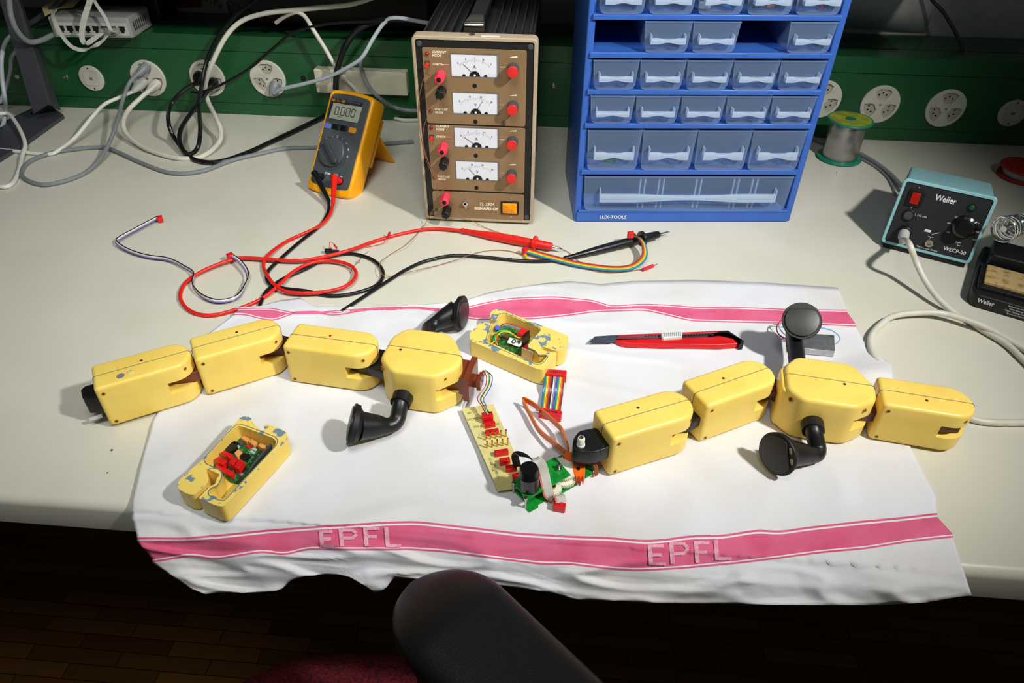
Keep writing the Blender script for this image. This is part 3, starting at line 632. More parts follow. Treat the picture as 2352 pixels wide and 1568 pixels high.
# probe holders and stand at the back
MB(MM).rbox((MW-.012, .030+.007, .055), (.016, .014, .068), .005, re=.002).build('probe_holder', HOL, mm)
a0 = MM @ V((MW*.2, MD, .105)); a1 = MM @ V((MW*.9, MD, .105)); bk = (MM.to_3x3() @ V((0, 1, 0))); bk.z = 0; bk.normalize()
f0 = MM @ V((MW*.1, MD, .105)) + bk*.047; f1 = MM @ V((MW*.80, MD, .105)) + bk*.047; f0.z = f1.z = .001
c0_ = MM @ V((MW*.15, MD, .105)); c1_ = MM @ V((MW*.88, MD, .105)); th_ = bk*.004
MB().add([c0_, c1_, f1, f0, c0_+th_, c1_+th_, f1+th_, f0+th_], [(0, 1, 2, 3), (7, 6, 5, 4), (0, 4, 5, 1), (1, 5, 6, 2), (2, 6, 7, 3), (3, 7, 4, 0)]).build('stand', HOL, mm)
# ================================================================ soldering station
WM = Matrix.Translation((.4033, .8125, .006)) @ Matrix.Rotation(-.4595, 4, 'Z') @ Matrix.Rotation(-.2305, 4, 'X')
WW, WL, WD = .1008, .0824, .112
ws = thing('soldering_station', 'light blue soldering station with black front panel and dial', 'soldering station', WM)
TEAL = mat('pale_teal_metal', (146, 198, 204), .38, spec=.5)
q = MB(WM @ FR); q.prism(rrect(.002, .002, WW-.002, WL-.0015, .004), -WD, -.004, 0, 0)
ba = q.build('housing', TEAL, ws)
MB(WM @ FR).prism(rrect(0, 0, WW, WL, .005), -.008, 0, 0, .001, holes=[rrect(.0035, .0035, WW-.0035, WL-.0035, .0025)]).build('front_rim', TEAL, ws)
MB(WM @ FR).prism(rrect(.003, .003, WW-.003, WL-.003, .0025), -.004, -.0012).build('front_panel', mat('panel_black', (34, 37, 40), .5), ws)
for k in range(9):
    for xx in (.0017, WW-.0025): MB(WM).box((xx, .012+k*.0062, WL-.022), (xx+.0008, .0145+k*.0062, WL-.004)).build('vent_slot', DGREY, ws)
# rear feet keep the case level: it leans on a base plate
bq = MB(Matrix.Translation((.4033, .8125, 0)) @ Matrix.Rotation(-.4595, 4, 'Z')); 
bq.add([(.004, .002, .0008), (WW-.004, .002, .0008), (WW-.004, .105, .0008), (.004, .105, .0008), (.004, .003, .0065), (WW-.004, .003, .0065), (WW-.004, .100, -.0225+.006), (.004, .100, -.0225+.006)] if 0 else [(.004, .0, .0008), (WW-.004, .0, .0008), (WW-.004, .03, .0008), (.004, .03, .0008), (.004, .002, .0075), (WW-.004, .002, .0075), (WW-.004, .03, .002), (.004, .03, .002)], [(3, 2, 1, 0), (4, 5, 6, 7), (0, 1, 5, 4), (1, 2, 6, 5), (2, 3, 7, 6), (3, 0, 4, 7)])
bq.build('base_foot', BLKR, ws)
OW = (1960, 340, 3.921)
def WL_(px, py, yp=.0012): return lf(WM, OW[0]+px/OW[2], OW[1]+py/OW[2], yp)
SWM = WM @ FR
def wtx(s, size, px, py, sh=0, bold=0, sx=1, m_=None):
    x, z = WL_(px, py); text(s, size, WM @ Matrix.Translation((x, .0012, z)) @ FR, m_ or PRW, 'printed_text', ws, shear=sh, bold=bold, sx=sx)
wtx('Weller', .0102, 832, 465, bold=.0002, sx=.78); wtx('WECP-20', .0060, 912, 925, bold=.0001); wtx('\u00b0C', .0062, 938, 863); wtx('The Cooper Group', .0030, 662, 905); wtx('T 315 mA', .0034, 605, 610)
for s, px, py in (('150', 850, 757), ('200', 862, 677), ('250', 930, 622), ('300', 1030, 612), ('350', 1115, 677), ('400', 1122, 757), ('450', 1090, 825)): wtx(s, .0028, px, py)
wtx('I', .003, 592, 357); wtx('0', .0035, 525, 535)
x, z = WL_(558, 450); r1 = MB(SWM).prism(rrect(x-.0085, z-.010, x+.0085, z+.010, .001), -.0012, .0010, 0, .0006).build('power_switch', BLK, ws); MB(SWM).prism(rrect(x-.0048, z-.0068, x+.0048, z+.0068, .0008), .001, .0026, 0, .0006).build('rocker', mat('rocker_red', (170, 26, 14), .3), r1)
x, z = WL_(497, 602); r1 = MB(SWM).prism(circ(x, z, .0068), -.0012, .0012, 0, .0008).build('fuse_holder', BLK, ws); MB(SWM).prism(circ(x, z, .0048), .0012, .0018).build('fuse_cap', DGREY, r1)
x, z = WL_(458, 768, -.006); IX, IZ = x, z; r1 = MB(SWM).prism(circ(x, z, .0085), -.0012, .006, 0, .0015).build('iron_jack', BLK, ws)
x, z = WL_(1068, 536); r1 = MB(SWM).prism(circ(x, z, .0048), -.0012, 0).build('lamp_well', TRUE_BLK, ws); MB(SWM).prism(circ(x, z, .003), -.001, .0012, 0, .001).build('indicator_lamp', mat('green_lens', (20, 96, 50), .2), r1)
x, z = WL_(1000, 715, -.005); kn = MB(SWM).lathe([(-.0012, .0138), (.001, .0138), (.004, .0125), (.0055, .0098), (.013, .0092), (.0145, .0080)], (x, z, 0), (0, 0, 1), 40).build('temperature_knob', mat('knob_black', (20, 20, 20), .18, spec=.8), ws); MB(SWM @ Matrix.Translation((x, z, 0)) @ Matrix.Rotation(.75, 4, 'Z')).box((.0108, -.0006, .003), (.0138, .0006, .0048)).build('pointer_mark', PRW, kn)
x, z = WL_(685, 852); MB(SWM).lathe([(-.0012, .0048), (.002, .0048), (.0028, .0040), (.0028, .0022), (0, .0022)], (x, z, 0), (0, 0, 1)).build('earth_jack', CHROME, ws)
q = MB(SWM); x, z = WL_(715, 775)
q.box((x-.010, z+.001, -.0012), (x-.003, z+.004, -.001)); q.box((x-.001, z-.0002, -.0012), (x+.008, z+.0003, -.001), Matrix.Translation((x, z, 0)) @ Matrix.Rotation(.5, 4, 'Z') @ Matrix.Translation((-x, -z, 0))); q.box((x-.004, z-.004, -.0012), (x+.002, z-.0035, -.001)); q.box((x-.0012, z-.0065, -.0012), (x-.0008, z-.0035, -.001)); q.build('earth_pictogram', PRW, ws)
# ================================================================ tea towel
def cl(name, rgb, rgb2, sc=9, wv=900):
    m = mat(name, rgb, .9, spec=.15, noise_rgb=rgb2, nscale=sc, nlo=.4, nhi=.75); nt = m.node_tree
    tc = nt.nodes.new('ShaderNodeTexCoord'); mp = nt.nodes.new('ShaderNodeMapping'); mp.inputs['Rotation'].default_value = (0, 0, .9)
    wa = nt.nodes.new('ShaderNodeTexWave'); wa.inputs['Scale'].default_value = wv; wa.inputs['Distortion'].default_value = 1.5; wa.inputs['Detail'].default_value = 2; wa.inputs['Detail Scale'].default_value = 2
    n = nt.nodes.new('ShaderNodeTexNoise'); n.inputs['Scale'].default_value = 38; n.inputs['Detail'].default_value = 3
    ad = nt.nodes.new('ShaderNodeMath'); ad.operation = 'MULTIPLY_ADD'; ad.inputs[1].default_value = .12
    bp = nt.nodes.new('ShaderNodeBump'); bp.inputs['Strength'].default_value = .5; bp.inputs['Distance'].default_value = .0026
    nt.links.new(tc.outputs['Object'], mp.inputs[0]); nt.links.new(mp.outputs[0], wa.inputs[0]); nt.links.new(tc.outputs['Object'], n.inputs[0])
    nt.links.new(wa.outputs['Fac'], ad.inputs[0]); nt.links.new(n.outputs['Fac'], ad.inputs[2]); nt.links.new(ad.outputs[0], bp.inputs['Height']); nt.links.new(bp.outputs[0], nt.nodes['Principled BSDF'].inputs['Normal'])
    return m
TW = cl('white_cotton', (234, 235, 241), (226, 223, 217)); TP = cl('pink_cotton', (232, 112, 148), (222, 88, 124), 30); TL = cl('thread_white', (244, 244, 248), (240, 236, 236)); TE = cl('pink_white_weave', (244, 186, 204), (234, 134, 166), 500)
def ip(P, x):
    if x <= P[0][0]: a, b = P[0], P[1]
    elif x >= P[-1][0]: a, b = P[-2], P[-1]
    else:
        for a, b in zip(P, P[1:]):
            if a[0] <= x <= b[0]: break
    k = (x-a[0])/max(1e-6, b[0]-a[0]); k = max(-.3, min(1.3, k)); return a[1]+(b[1]-a[1])*k
back = [(540, 706), (600, 702), (640, 690), (690, 683), (722, 704), (850, 704), (960, 700), (1060, 692), (1120, 672), (1180, 660), (1250, 650), (1310, 645), (1380, 652), (1450, 645), (1590, 642), (1750, 648), (1925, 660)]
tsU = [(545, 708), (610, 706), (640, 708), (660, 716), (735, 716), (760, 713), (850, 707), (960, 706), (1060, 708), (1100, 697), (1167, 684), (1272, 680), (1370, 689), (1396, 702), (1475, 697), (1534, 699), (1599, 705), (1678, 704), (1802, 709), (1945, 711)]
tsL = [(535, 724), (560, 722), (600, 734), (640, 738), (660, 722), (735, 719), (760, 727), (850, 712), (960, 709), (1050, 722), (1079, 735), (1180, 734), (1230, 733), (1311, 725), (1364, 717), (1481, 713), (1534, 725), (1586, 738), (1704, 741), (1835, 744), (1966, 750)]
bsU = [(315, 1233), (421, 1234), (517, 1226), (612, 1216), (746, 1206), (900, 1197), (960, 1196), (1038, 1205), (1110, 1213), (1191, 1223), (1310, 1230), (1400, 1233), (1480, 1240), (1530, 1237), (1582, 1229), (1660, 1228), (1740, 1215), (1790, 1219), (1850, 1210), (1983, 1195), (2080, 1186), (2153, 1177)]
bsL = [(350, 1292), (400, 1284), (440, 1277), (470, 1283), (497, 1286), (605, 1268), (650, 1277), (708, 1262), (750, 1264), (800, 1264), (900, 1264), (936, 1263), (1018, 1268), (1106, 1280), (1242, 1297), (1310, 1297), (1400, 1308), (1463, 1312), (1560, 1307), (1700, 1294), (1790, 1283), (1886, 1270), (1990, 1261), (2080, 1246), (2189, 1234)]
hem = [(440, 1352), (471, 1364), (500, 1361), (536, 1360), (590, 1358), (631, 1357), (650, 1350), (666, 1333), (700, 1322), (750, 1318), (780, 1320), (804, 1325), (835, 1343), (861, 1361), (885, 1352), (905, 1325), (960, 1330), (1060, 1340), (1140, 1344), (1200, 1350), (1266, 1361), (1327, 1377), (1395, 1378), (1497, 1384), (1582, 1385), (1700, 1386), (1805, 1388), (1950, 1389), (2027, 1389), (2129, 1383), (2200, 1370), (2232, 1367)]
def off(P, d): return [(x, y+d) for x, y in P]
def smooth(P):
    X = [P[0][0]+(P[-1][0]-P[0][0])*i/160 for i in range(161)]
    return [(x, sum(ip(P, min(max(x+d, P[0][0]), P[-1][0])) for d in (-18, -12, -6, 0, 6, 12, 18))/7) for x in X]
tsU, tsL, bsU, bsL = smooth(tsU), smooth(tsL), smooth(bsU), smooth(bsL)
rows = [(back, 3, 0), (tsU, 1, 1), (off(tsU, 2.5), 1, 2), (off(tsU, 4.5), 4, 1), (off(tsL, -5), 1, 2), (off(tsL, -3), 1, 1), (tsL, 6, 0),
        ([(465, 776), (1990, 795)], 5, 0), ([(432, 830), (2046, 834)], 6, 0), ([(400, 890), (2056, 880)], 5, 0), ([(352, 962), (2070, 960)], 6, 0), ([(326, 1050), (2095, 1036)], 7, 0), ([(303, 1150), (2150, 1140)], 3, 0), ([(303, 1190), (2150, 1165)], 3, 0),
        (bsU, 1, 1), (off(bsU, 5), 1, 2), (off(bsU, 9), 5, 1), (off(bsL, -7.5), 1, 2), (off(bsL, -4.5), 1, 1), (bsL, 8, 0), (hem, 0, 0)]
def lrx(P): return P[0][0], P[-1][0]
def raise_(px, py):
    e = math.exp(-((px-640)/95)**2-((py-712)/26)**2)*.006+math.exp(-((px-2010)/60)**2-((py-850)/22)**2)*.006
    e += math.exp(-((px-1130)/200)**2-((py-683)/16)**2)*.004
    return e
EYT = EY-.0035
def base_pt(px, py):
    p = at(px, py, .0016)
    if p.y >= EYT: return p, V((0, 0, 1))
    return aty(px, py, EYT), V((0, -1, 0))
def rid(v): return 1-abs(noise.noise(v))*2
def tow(px, py, lift=0):
    p, n = base_pt(px, py)
    if n.z:
        h = .0008+.0011*noise.noise(V((p.x*14, p.y*22, 1)))+.0009*max(0, rid(V((p.x*9+p.y*5, p.y*16-p.x*4, 3)))-.55)*3.4
        h = max(.0002, h)+raise_(px, py); 
        k = min(1, max(0, (EYT+.05-p.y)/.05)); h += k*.0016*max(0, noise.noise(V((p.x*30, p.y*12, 7))))
        return at(px, py, .0016+h+lift)
    d = -p.z; k = min(1, d/.03)
    h = .0008+d*.26+k*(.0046*(1+noise.noise(V((p.x*17, d*12, 5))))+.0052*max(0, rid(V((p.x*9+d*20, d*34-p.x*7, 9)))-.45)+.0005*(1+noise.noise(V((p.x*9, d*420, 2)))))
    return aty(px, py, EYT-h-lift)
NU = 240; grid = []; mats_ = []
for i in range(len(rows)-1):
    (P, n, mi), (Q, _, _) = rows[i], rows[i+1]; n = max(1, n*2 if n > 2 else n)
    for j in range(n):
        t = j/n; r = []
        for u in range(NU+1):
            s = u/NU; xa_ = lrx(P)[0]*(1-s)+lrx(P)[1]*s; xb_ = lrx(Q)[0]*(1-s)+lrx(Q)[1]*s
            r.append(tow(xa_*(1-t)+xb_*t, ip(P, xa_)*(1-t)+ip(Q, xb_)*t))
        grid.append(r); mats_.append(mi)
grid.append([tow(hem[0][0]*(1-u/NU)+hem[-1][0]*u/NU, ip(hem, hem[0][0]*(1-u/NU)+hem[-1][0]*u/NU)) for u in range(NU+1)])
tw = thing('tea_towel', 'white tea towel with pink woven stripes spread over the bench edge', 'towel', V((0, .75, .001)))
b = MB(); NR = len(grid); b.v = [p for r in grid for p in r]
for i in range(NR-1):
    for u in range(NU):
        b.f.append([i*(NU+1)+u, i*(NU+1)+u+1, (i+1)*(NU+1)+u+1, (i+1)*(NU+1)+u]); b.mi.append(mats_[i])
o = b.build('cloth', [TW, TP, TL], tw, ang=180)
sm = o.modifiers.new('thickness', 'SOLIDIFY'); sm.thickness = .0009; sm.offset = -1
def letters(word_boxes):
    b = MB()
    def stroke(P0, P1, w):
        (x0, y0), (x1, y1) = P0, P1; L = math.hypot(x1-x0, y1-y0); nx, ny = -(y1-y0)/L*w/2, (x1-x0)/L*w/2; n = max(2, int(L/4)); vs = []
        for k in range(n+1):
            t = k/n; x, y = x0+(x1-x0)*t, y0+(y1-y0)*t; vs += [tow(x+nx, y+ny, .0007), tow(x-nx, y-ny, .0007)]
        b.add(vs, [(2*k, 2*k+2, 2*k+3, 2*k+1) for k in range(n)])
    for ch, x0, y0, x1, y1 in word_boxes:
        sh = -4
        def q(a, c): return (x0+(x1-x0)*a+sh*(1-c), y0+(y1-y0)*c)
        S = {'E': [((.12, 0), (.12, 1)), ((.2, .07), (.95, .07)), ((.2, .5), (.8, .5)), ((.2, .93), (1, .93))], 'P': [((.12, 0), (.12, 1)), ((.2, .07), (.75, .07)), ((.75, .05), (.98, .3)), ((.98, .3), (.7, .56)), ((.2, .54), (.72, .54))],
             'F': [((.12, 0), (.12, 1)), ((.2, .07), (1, .07)), ((.2, .5), (.8, .5))], 'L': [((.12, 0), (.12, 1)), ((.2, .93), (1, .93))]}[ch]
        for a, c in S: stroke(q(*a), q(*c), 7.5 if a[0] != c[0] else 9.5)
    return b.build('woven_lettering', TE, tw, ang=180, label='pale woven capital letters')
letters([('E', 737, 1218, 769, 1256), ('P', 781, 1214, 823, 1254), ('F', 838, 1210, 875, 1254), ('L', 887, 1210, 921, 1256)])
letters([('E', 1491, 1250, 1530, 1298), ('P', 1540, 1244, 1584, 1294), ('F', 1598, 1242, 1633, 1292), ('L', 1643, 1240, 1681, 1286)])
# ================================================================ yellow jointed robots
SH_, SL_, SWD = .0450, .0800, .0370
def seg_outline(L, W):
    P = [(0, 0)]; R = W/2
    e = [(L-R*.95+R*.95*math.cos(math.radians(t)), W/2+R*math.sin(math.radians(t))) for t in range(-90, 91, 10)]
    return rpoly([(0, 0)], 0) if 0 else [*rpoly([(0, W), (0, 0), (L/2, 0), (L/2, W)], .0045)[0:10], *e]
def slab(M, poly, cuts, zs_, r=.0035):
    """body with a horizontal slot across its ends: cuts = (x below which, x above which) the slot runs"""
    lo, hi = cuts; P = []
    for i in range(len(poly)):
        a, c = poly[i], poly[(i+1) % len(poly)]; P.append(a); q = []
        for xc in (lo, hi):
            if (a[0]-xc)*(c[0]-xc) < -1e-14: t = (xc-a[0])/(c[0]-a[0]); q.append((t, (xc, a[1]+(c[1]-a[1])*t)))
        P += [z[1] for z in sorted(q)]
    if sum(P[i][0]*P[(i+1) % len(P)][1]-P[(i+1) % len(P)][0]*P[i][1] for i in range(len(P))) < 0: P.reverse()
    n = len(P); Q = [V((p[0], p[1])) for p in P]; off = []
    for i in range(n):
        a = (Q[i]-Q[i-1]).normalized(); c = (Q[(i+1) % n]-Q[i]).normalized(); na, nb = V((a.y, -a.x)), V((c.y, -c.x)); k = (na+nb).normalized(); off.append(-k/max(.5, k.dot(na)))
    S = 4; R = [(r*(1-math.sin(j/S*PI/2)), r*(1-math.cos(j/S*PI/2))) for j in range(S+1)]+[(0, zs_[0]), (0, zs_[1])]+[(r*(1-math.cos(j/S*PI/2)), zs_[2]-r+r*math.sin(j/S*PI/2)) for j in range(S+1)]
    vs = [(Q[i].x+off[i].x*ins, Q[i].y+off[i].y*ins, z) for ins, z in R for i in range(n)]; fs = []; m = S+1
    ins_ = lambda i: lo-1e-7 <= P[i][0] <= hi+1e-7
    for k in range(len(R)-1):
        for i in range(n):
            j = (i+1) % n
            if k == m and not (ins_(i) and ins_(j)): continue
            fs.append((k*n+i, k*n+j, (k+1)*n+j, (k+1)*n+i))
    fs += [tuple(range(n))[::-1], tuple((len(R)-1)*n+i for i in range(n))]
    for sel in (lambda x: x >= hi-1e-7, lambda x: x <= lo+1e-7):
        I = [i for i in range(n) if sel(P[i][0])]
        if len(I) < 3: continue
        st = next(i for i in I if (i-1) % n not in I); I = [(st+k) % n for k in range(len(I))]
        fs += [tuple(m*n+i for i in I), tuple((m+1)*n+i for i in I)[::-1], (m*n+I[0], m*n+I[-1], (m+1)*n+I[-1], (m+1)*n+I[0])]
    return MB(M).add(vs, fs)
def seam(M, pts, root, name='seam_line'):
    q = MB(M)
    for a, c in zip(pts, pts[1:]): q.tube([(a[0], a[1], a[2]), (c[0], c[1], c[2])], .00026, n=6, smooth=False)
    return q.build(name, mat('blue_sealant', (60, 82, 104), .5), root)
def recess(M, x, y, z, axis, root, r=.0019, nm='screw_hole'):
    p = V((x, y, z)); a = V(axis).normalized(); o = MB(M).cyl(p-a*.002, p+a*.00025, r).build(nm, RCS, root); MB(M).cyl(p, p+a*.00035, r*.55, n=12).build('screw', HOLE, o); return o
def arcp(x0, H, sg, r=.0035):
    return [(x0+sg*(r-(r+.0001)*math.cos(a*PI/12)), H-r+(r+.0001)*math.sin(a*PI/12)) for a in range(7)]
def segment(root, A, ang, z0, L=SL_, W=SWD, H=SH_, hole=(.5, .62), red=False, dy=0.0):
    M = Matrix.Translation((A.x, A.y, z0)) @ Matrix.Rotation(math.radians(ang), 4, 'Z') @ Matrix.Translation((0, dy, 0))
    poly = seg_outline(L, W); zs_ = (.016, .029, H)
    s = slab(M, poly, (-1, L-.026), zs_).build('body_segment', YEL, root, ang=40)
    seam(M, [(-.00005, W*.5, .004)]+[(x, W*.5, z) for x, z in arcp(0, H, 1)]+[(x, W*.5, z) for x, z in arcp(L, H, -1)[::-1]]+[(L+.00005, W*.5, .0295)], s)

    o = MB(M).cyl((L*hole[0], W*hole[1], H-.001), (L*hole[0], W*hole[1], H+.0003), .0013, n=14).build('red_dot' if red else 'pin_hole', RED if red else HOLE, s)
    for zz in (.0052, H-.0068): recess(M, .0060, -.0001, zz, (0, -1, 0), s, .0017)
    a_ = math.radians(-58); recess(M, L-W/2*.95+W/2*.95*math.cos(a_), W/2+W/2*math.sin(a_), H-.0072, (math.cos(a_), math.sin(a_), .0), s, .0017)
    return M, s
def joint(root, pts, z0, z1, m, name='joint_bracket', r=.002): return MB().prism(rpoly([(p[0], p[1]) for p in pts], r), z0, z1, .0006, .0008).build(name, m, root)
R1 = thing('jointed_robot', 'left yellow jointed robot of four blocks with black feet and a brown end plug', 'robot', at(560, 900, .003))
ang = [33.0, 32.4, -6.3]
A = [at(258, 987)[:], at(478, 917)[:], at(668, 883)[:]]; A = [V(a) for a in A]
B1, s1 = segment(R1, A[0], ang[0], .0032, L=.0815)
B2, s2 = segment(R1, A[1], ang[1], .0034, hole=(.52, .66), L=.0805)
B3, s3 = segment(R1, A[2], ang[2], .0034, hole=(.45, .62), red=True, L=.0860)
MB(B1).cyl((.0225, .009, SH_-.001), (.0225, .009, SH_+.0003), .0033).build('grey_dot', mat('dot_grey', (120, 122, 130), .5), s1); MB(B1).lathe([(0, .0030), (.0008, .0028), (.0012, .0018)], (.0305, .0105, SH_-.0002), (0, 0, 1)).build('clear_lens', mat('lens_drop', (232, 214, 140), .05, spec=1), s1)
MB(B1).prism(rpoly([(.004, .008), (-.0125, .013), (-.0135, .026), (-.010, .030), (.004, .030)], .002), .012, .030, 0, .001).build('nose_block', BLK, R1)
p0 = B1 @ V((.002, .010, .006)); MB(B1).cyl((.004, .011, .006), (-.004, .0118, .0065), .0017).build('tube_ferrule', BLK, R1)
MB(B1).cyl((-.004, .0118, .0065), (-.0150, .013, .0052), .0019).build('clear_tube', mat('clear_tube', (225, 228, 222), .2, trans=.4), R1)
def wedge(Ma, La, Mb, m, root, wa=.012, wb=.013, W=SWD, xb=.004, z0=.0175, z1=.0275, xa=-.022):
    a = [Ma @ V((La+xa, W/2-wa*.55, 0)), Ma @ V((La-.004, W/2-wa, 0)), Mb @ V((xb, W/2-wb, 0)), Mb @ V((xb, W/2+wb, 0)), Ma @ V((La-.004, W/2+wa, 0)), Ma @ V((La+xa, W/2+wa*.55, 0))]
    return joint(root, a, z0+.0034, z1+.0034, m)
wedge(B1, .0815, B2, BRN, R1); wedge(B2, .0805, B3, MRN, R1)
M4 = Matrix.Translation((*at(930, 942)[:2], .0034)) @ Matrix.Rotation(math.radians(-7.3), 4, 'Z'); H4 = .0470
oct4 = rpoly([(-.0235, .012), (-.0235, .045), (-.0135, .0600), (.0260, .0610), (.0360, .0530), (.0500, .0290), (.0495, .0150), (.0330, -.0030), (-.0085, -.0030)], .006)
s4 = slab(M4, oct4, (-1, .032), (.0165, .0295, H4), .004).build('body_segment', YEL, R1, ang=40)
seam(M4, [(-.0236, .030, .006), (-.0236, .030, H4-.004), (-.0224, .030, H4-.0011), (-.0195, .030, H4+.0001), (.0455, .0300, H4+.0001), (.0484, .030, H4-.0011), (.0496, .030, H4-.0045)], s4)
MB(M4).cyl((-.0085, .026, H4-.001), (-.0085, .026, H4+.0003), .0014, n=14).build('pin_hole', HOLE, s4)
recess(M4, -.0205, .0072, H4-.0085, (-.8, -.6, .2), s4); recess(M4, .0395, .0045, H4-.0075, (.6, -.75, .2), s4)
joint(R1, [B3 @ V((.060, .010, 0)), B3 @ V((.080, .006, 0)), M4 @ V((-.014, .012, 0)), M4 @ V((-.014, .044, 0)), B3 @ V((.078, .034, 0)), B3 @ V((.060, .028, 0))], .0208, .0312, BLK)
# brown end plug of the left robot
pg = MB(M4); pg.box((.030, .016, .0125), (.058, .042, .0325)); pg.box((.0540, .010, .0105), (.0595, .044, .036)); 
br = pg.build('end_connector', BRN, R1, label='brown resin end connector'); q = MB(M4); q.box((.0585, .022, .018), (.064, .032, .026)); q.box((.0640, .020, .0165), (.0675, .034, .0275)); q.build('plug_lug', BRN, br)
def foot(root, c, n, roll=0, r=.0185, th=.0055, slots=False):
    """round foot, flat face towards n"""
    n = V(n).normalized(); T = Matrix.Translation(c) @ n.to_track_quat('Z', 'Y').to_matrix().to_4x4() @ Matrix.Rotation(roll, 4, 'Z')
    f = MB(T).lathe([(-th-.004, r*.62), (-th, r*.86), (-th+.0002, r*.94), (-.001, r), (0, r*.97)], (0, 0, 0), (0, 0, 1), 36).build('foot', BLKR, root)
    P = [(r*.86*math.cos(math.radians(t)), r*.86*math.sin(math.radians(t))) for t in range(-58, 239, 12)]
    P = [(x, max(y, -r*.62)) for x, y in P]
    MB(T).prism(P, 0, .0016, 0, .0006).build('foot_pad', RUBG, f)
    if slots:
        for dx in (-.0045, .0045): MB(T).prism(rrect(dx-.0026, -r*.82, dx+.0026, -r*.70, .0006), 0, .0004).build('pad_slot', mat('slot_beige', (156, 150, 112), .5), f)
    return f
def leg(root, hip, out, elbow, fc, n, r0=.0072, coll=True, roll=0, r=.0185, slots=False):
    hip, elbow, fc = V(hip), V(elbow), V(fc); out = V(out).normalized(); n = V(n).normalized()
    end = fc-n*.0075; d1 = (hip-elbow).normalized(); d2 = (end-elbow).normalized()
    m = MB(); m.tube([hip-out*.004, hip+out*.006, elbow+d1*.0085, elbow+(d1+d2)*.0022, elbow+d2*.0085, elbow*.5+end*.5, end], lambda t: r0*(1+.80*max(0, (t-.64)/.36)**1.3), n=24, sub=8)
    lg = m.build('leg', BLK, root)
    if coll: MB().cyl(hip-out*.002, hip+out*.0075, .0095, .0092, n=28).build('collar', BLK, lg)
    f = foot(root, fc, n, roll, r, slots=slots); f.parent = lg
    return lg
out4 = M4.to_3x3() @ V((0, -1, 0))
leg(R1, at(925, 914, .0250), out4+V((0, 0, -.1)), at(909, 978, .012), at(806, 974, .0250), (-1, -.15, .34), roll=.5)
leg(R1, M4 @ V((.004, .062, .024)), -out4, at(984, 751, .0150), at(1064, 719, .0225), (1, -.16, .06), coll=False, roll=2.6)
# right robot
R2 = thing('jointed_robot', 'right yellow jointed robot of four blocks with black feet and a black front bracket', 'robot', at(1750, 950, .003))
A = [V(at(1396, 1102)[:]), V(at(1603, 1025)[:]), V(at(1990, 1014)[:])]
C1, t1 = segment(R2, A[0], 26.4, .0034, L=.0835, hole=(.44, .68)); C2, t2 = segment(R2, A[1], 29.8, .0034, L=.0830, hole=(.42, .64)); C4, t4 = segment(R2, A[2], -9.0, .0030, L=.0765, W=.039, hole=(.48, .36), H=.0430)
C3 = Matrix.Translation((*at(1850, 1018)[:2], .0034)) @ Matrix.Rotation(math.radians(-8), 4, 'Z')
oct3 = rpoly([(-.0270, .012), (-.0270, .044), (-.0150, .0600), (.0290, .0605), (.0360, .0560), (.0490, .0320), (.0470, .0140), (.0290, .0005), (-.0150, .0005)], .006)
t3 = slab(C3, oct3, (-1, .032), (.0165, .0295, H4), .004).build('body_segment', YEL, R2, ang=40)
q = MB(C3); q.prism(rpoly([(-.0300, .015), (-.0300, .043), (-.022, .052), (-.022, .008)], .003), .002, H4-.004, .001, .002); q.build('end_flange', YEL, t3)
seam(C3, [(-.0271, .032, H4-.004), (-.0259, .032, H4-.0011), (-.0230, .032, H4+.0001), (.0450, .0320, H4+.0001), (.0479, .032, H4-.0011), (.0491, .032, H4-.0045)], t3)
MB(C3).cyl((.0225, .0285, H4-.001), (.0225, .0285, H4+.0003), .0014, n=14).build('pin_hole', HOLE, t3)
recess(C3, -.0225, .0070, H4-.0080, (-.8, -.6, .3), t3, .0024); recess(C3, .0380, .0065, H4-.0075, (.6, -.75, .2), t3)
wedge(C1, .0835, C2, BLK, R2); 
joint(R2, [C2 @ V((.060, .010, 0)), C2 @ V((.080, .006, 0)), C3 @ V((-.018, .014, 0)), C3 @ V((-.018, .044, 0)), C2 @ V((.080, .032, 0)), C2 @ V((.060, .028, 0))], .0206, .0312, MRN)
joint(R2, [C3 @ V((.030, .016, 0)), C4 @ V((.003, .006, 0)), C4 @ V((.003, .032, 0)), C3 @ V((.030, .042, 0))], .0196, .0312, MRN)
MB(C4).prism([(.048, .003), (.070, .009), (.070, .030), (.048, .036)], .0170, .0280).build('joint_bracket', MRN, R2)
out3 = C3.to_3x3() @ V((0, -1, 0))
leg(R2, at(1866, 976, .0260), out3, at(1882, 1046, .011), at(1784, 1043, .0250), (-.88, -.62, .22), roll=2.15, slots=True)
leg(R2, C3 @ V((-.008, .062, .026)), -out3, V((.2415, .596, .0270)), at(1842, 736, .053), (-.16, -.62, .75), coll=False, roll=3.3, r0=.0078)
# black front bracket with bushing
kb = [(1480, 700), (1500, 570), (1570, 480), (1790, 435), (1960, 680), (1760, 745), (1600, 742)]
kbw = [at(1040+x/5.408, 900+y/5.408, .0375) for x, y in kb]
kb_ = joint(R2, kbw+[], .0235, .0375, BLK, 'front_bracket', .003)
c = at(1334, 1022, .0375); MB().lathe([(0, .0035), (.0015, .0035), (.0016, .0030), (.008, .0030), (.0085, .0027)], (c.x, c.y, .0375), (0, 0, 1)).build('bushing', WHT, kb_); MB().cyl((c.x, c.y, .040), (c.x, c.y, .0468), .0017).build('shaft', BRASS, kb_)
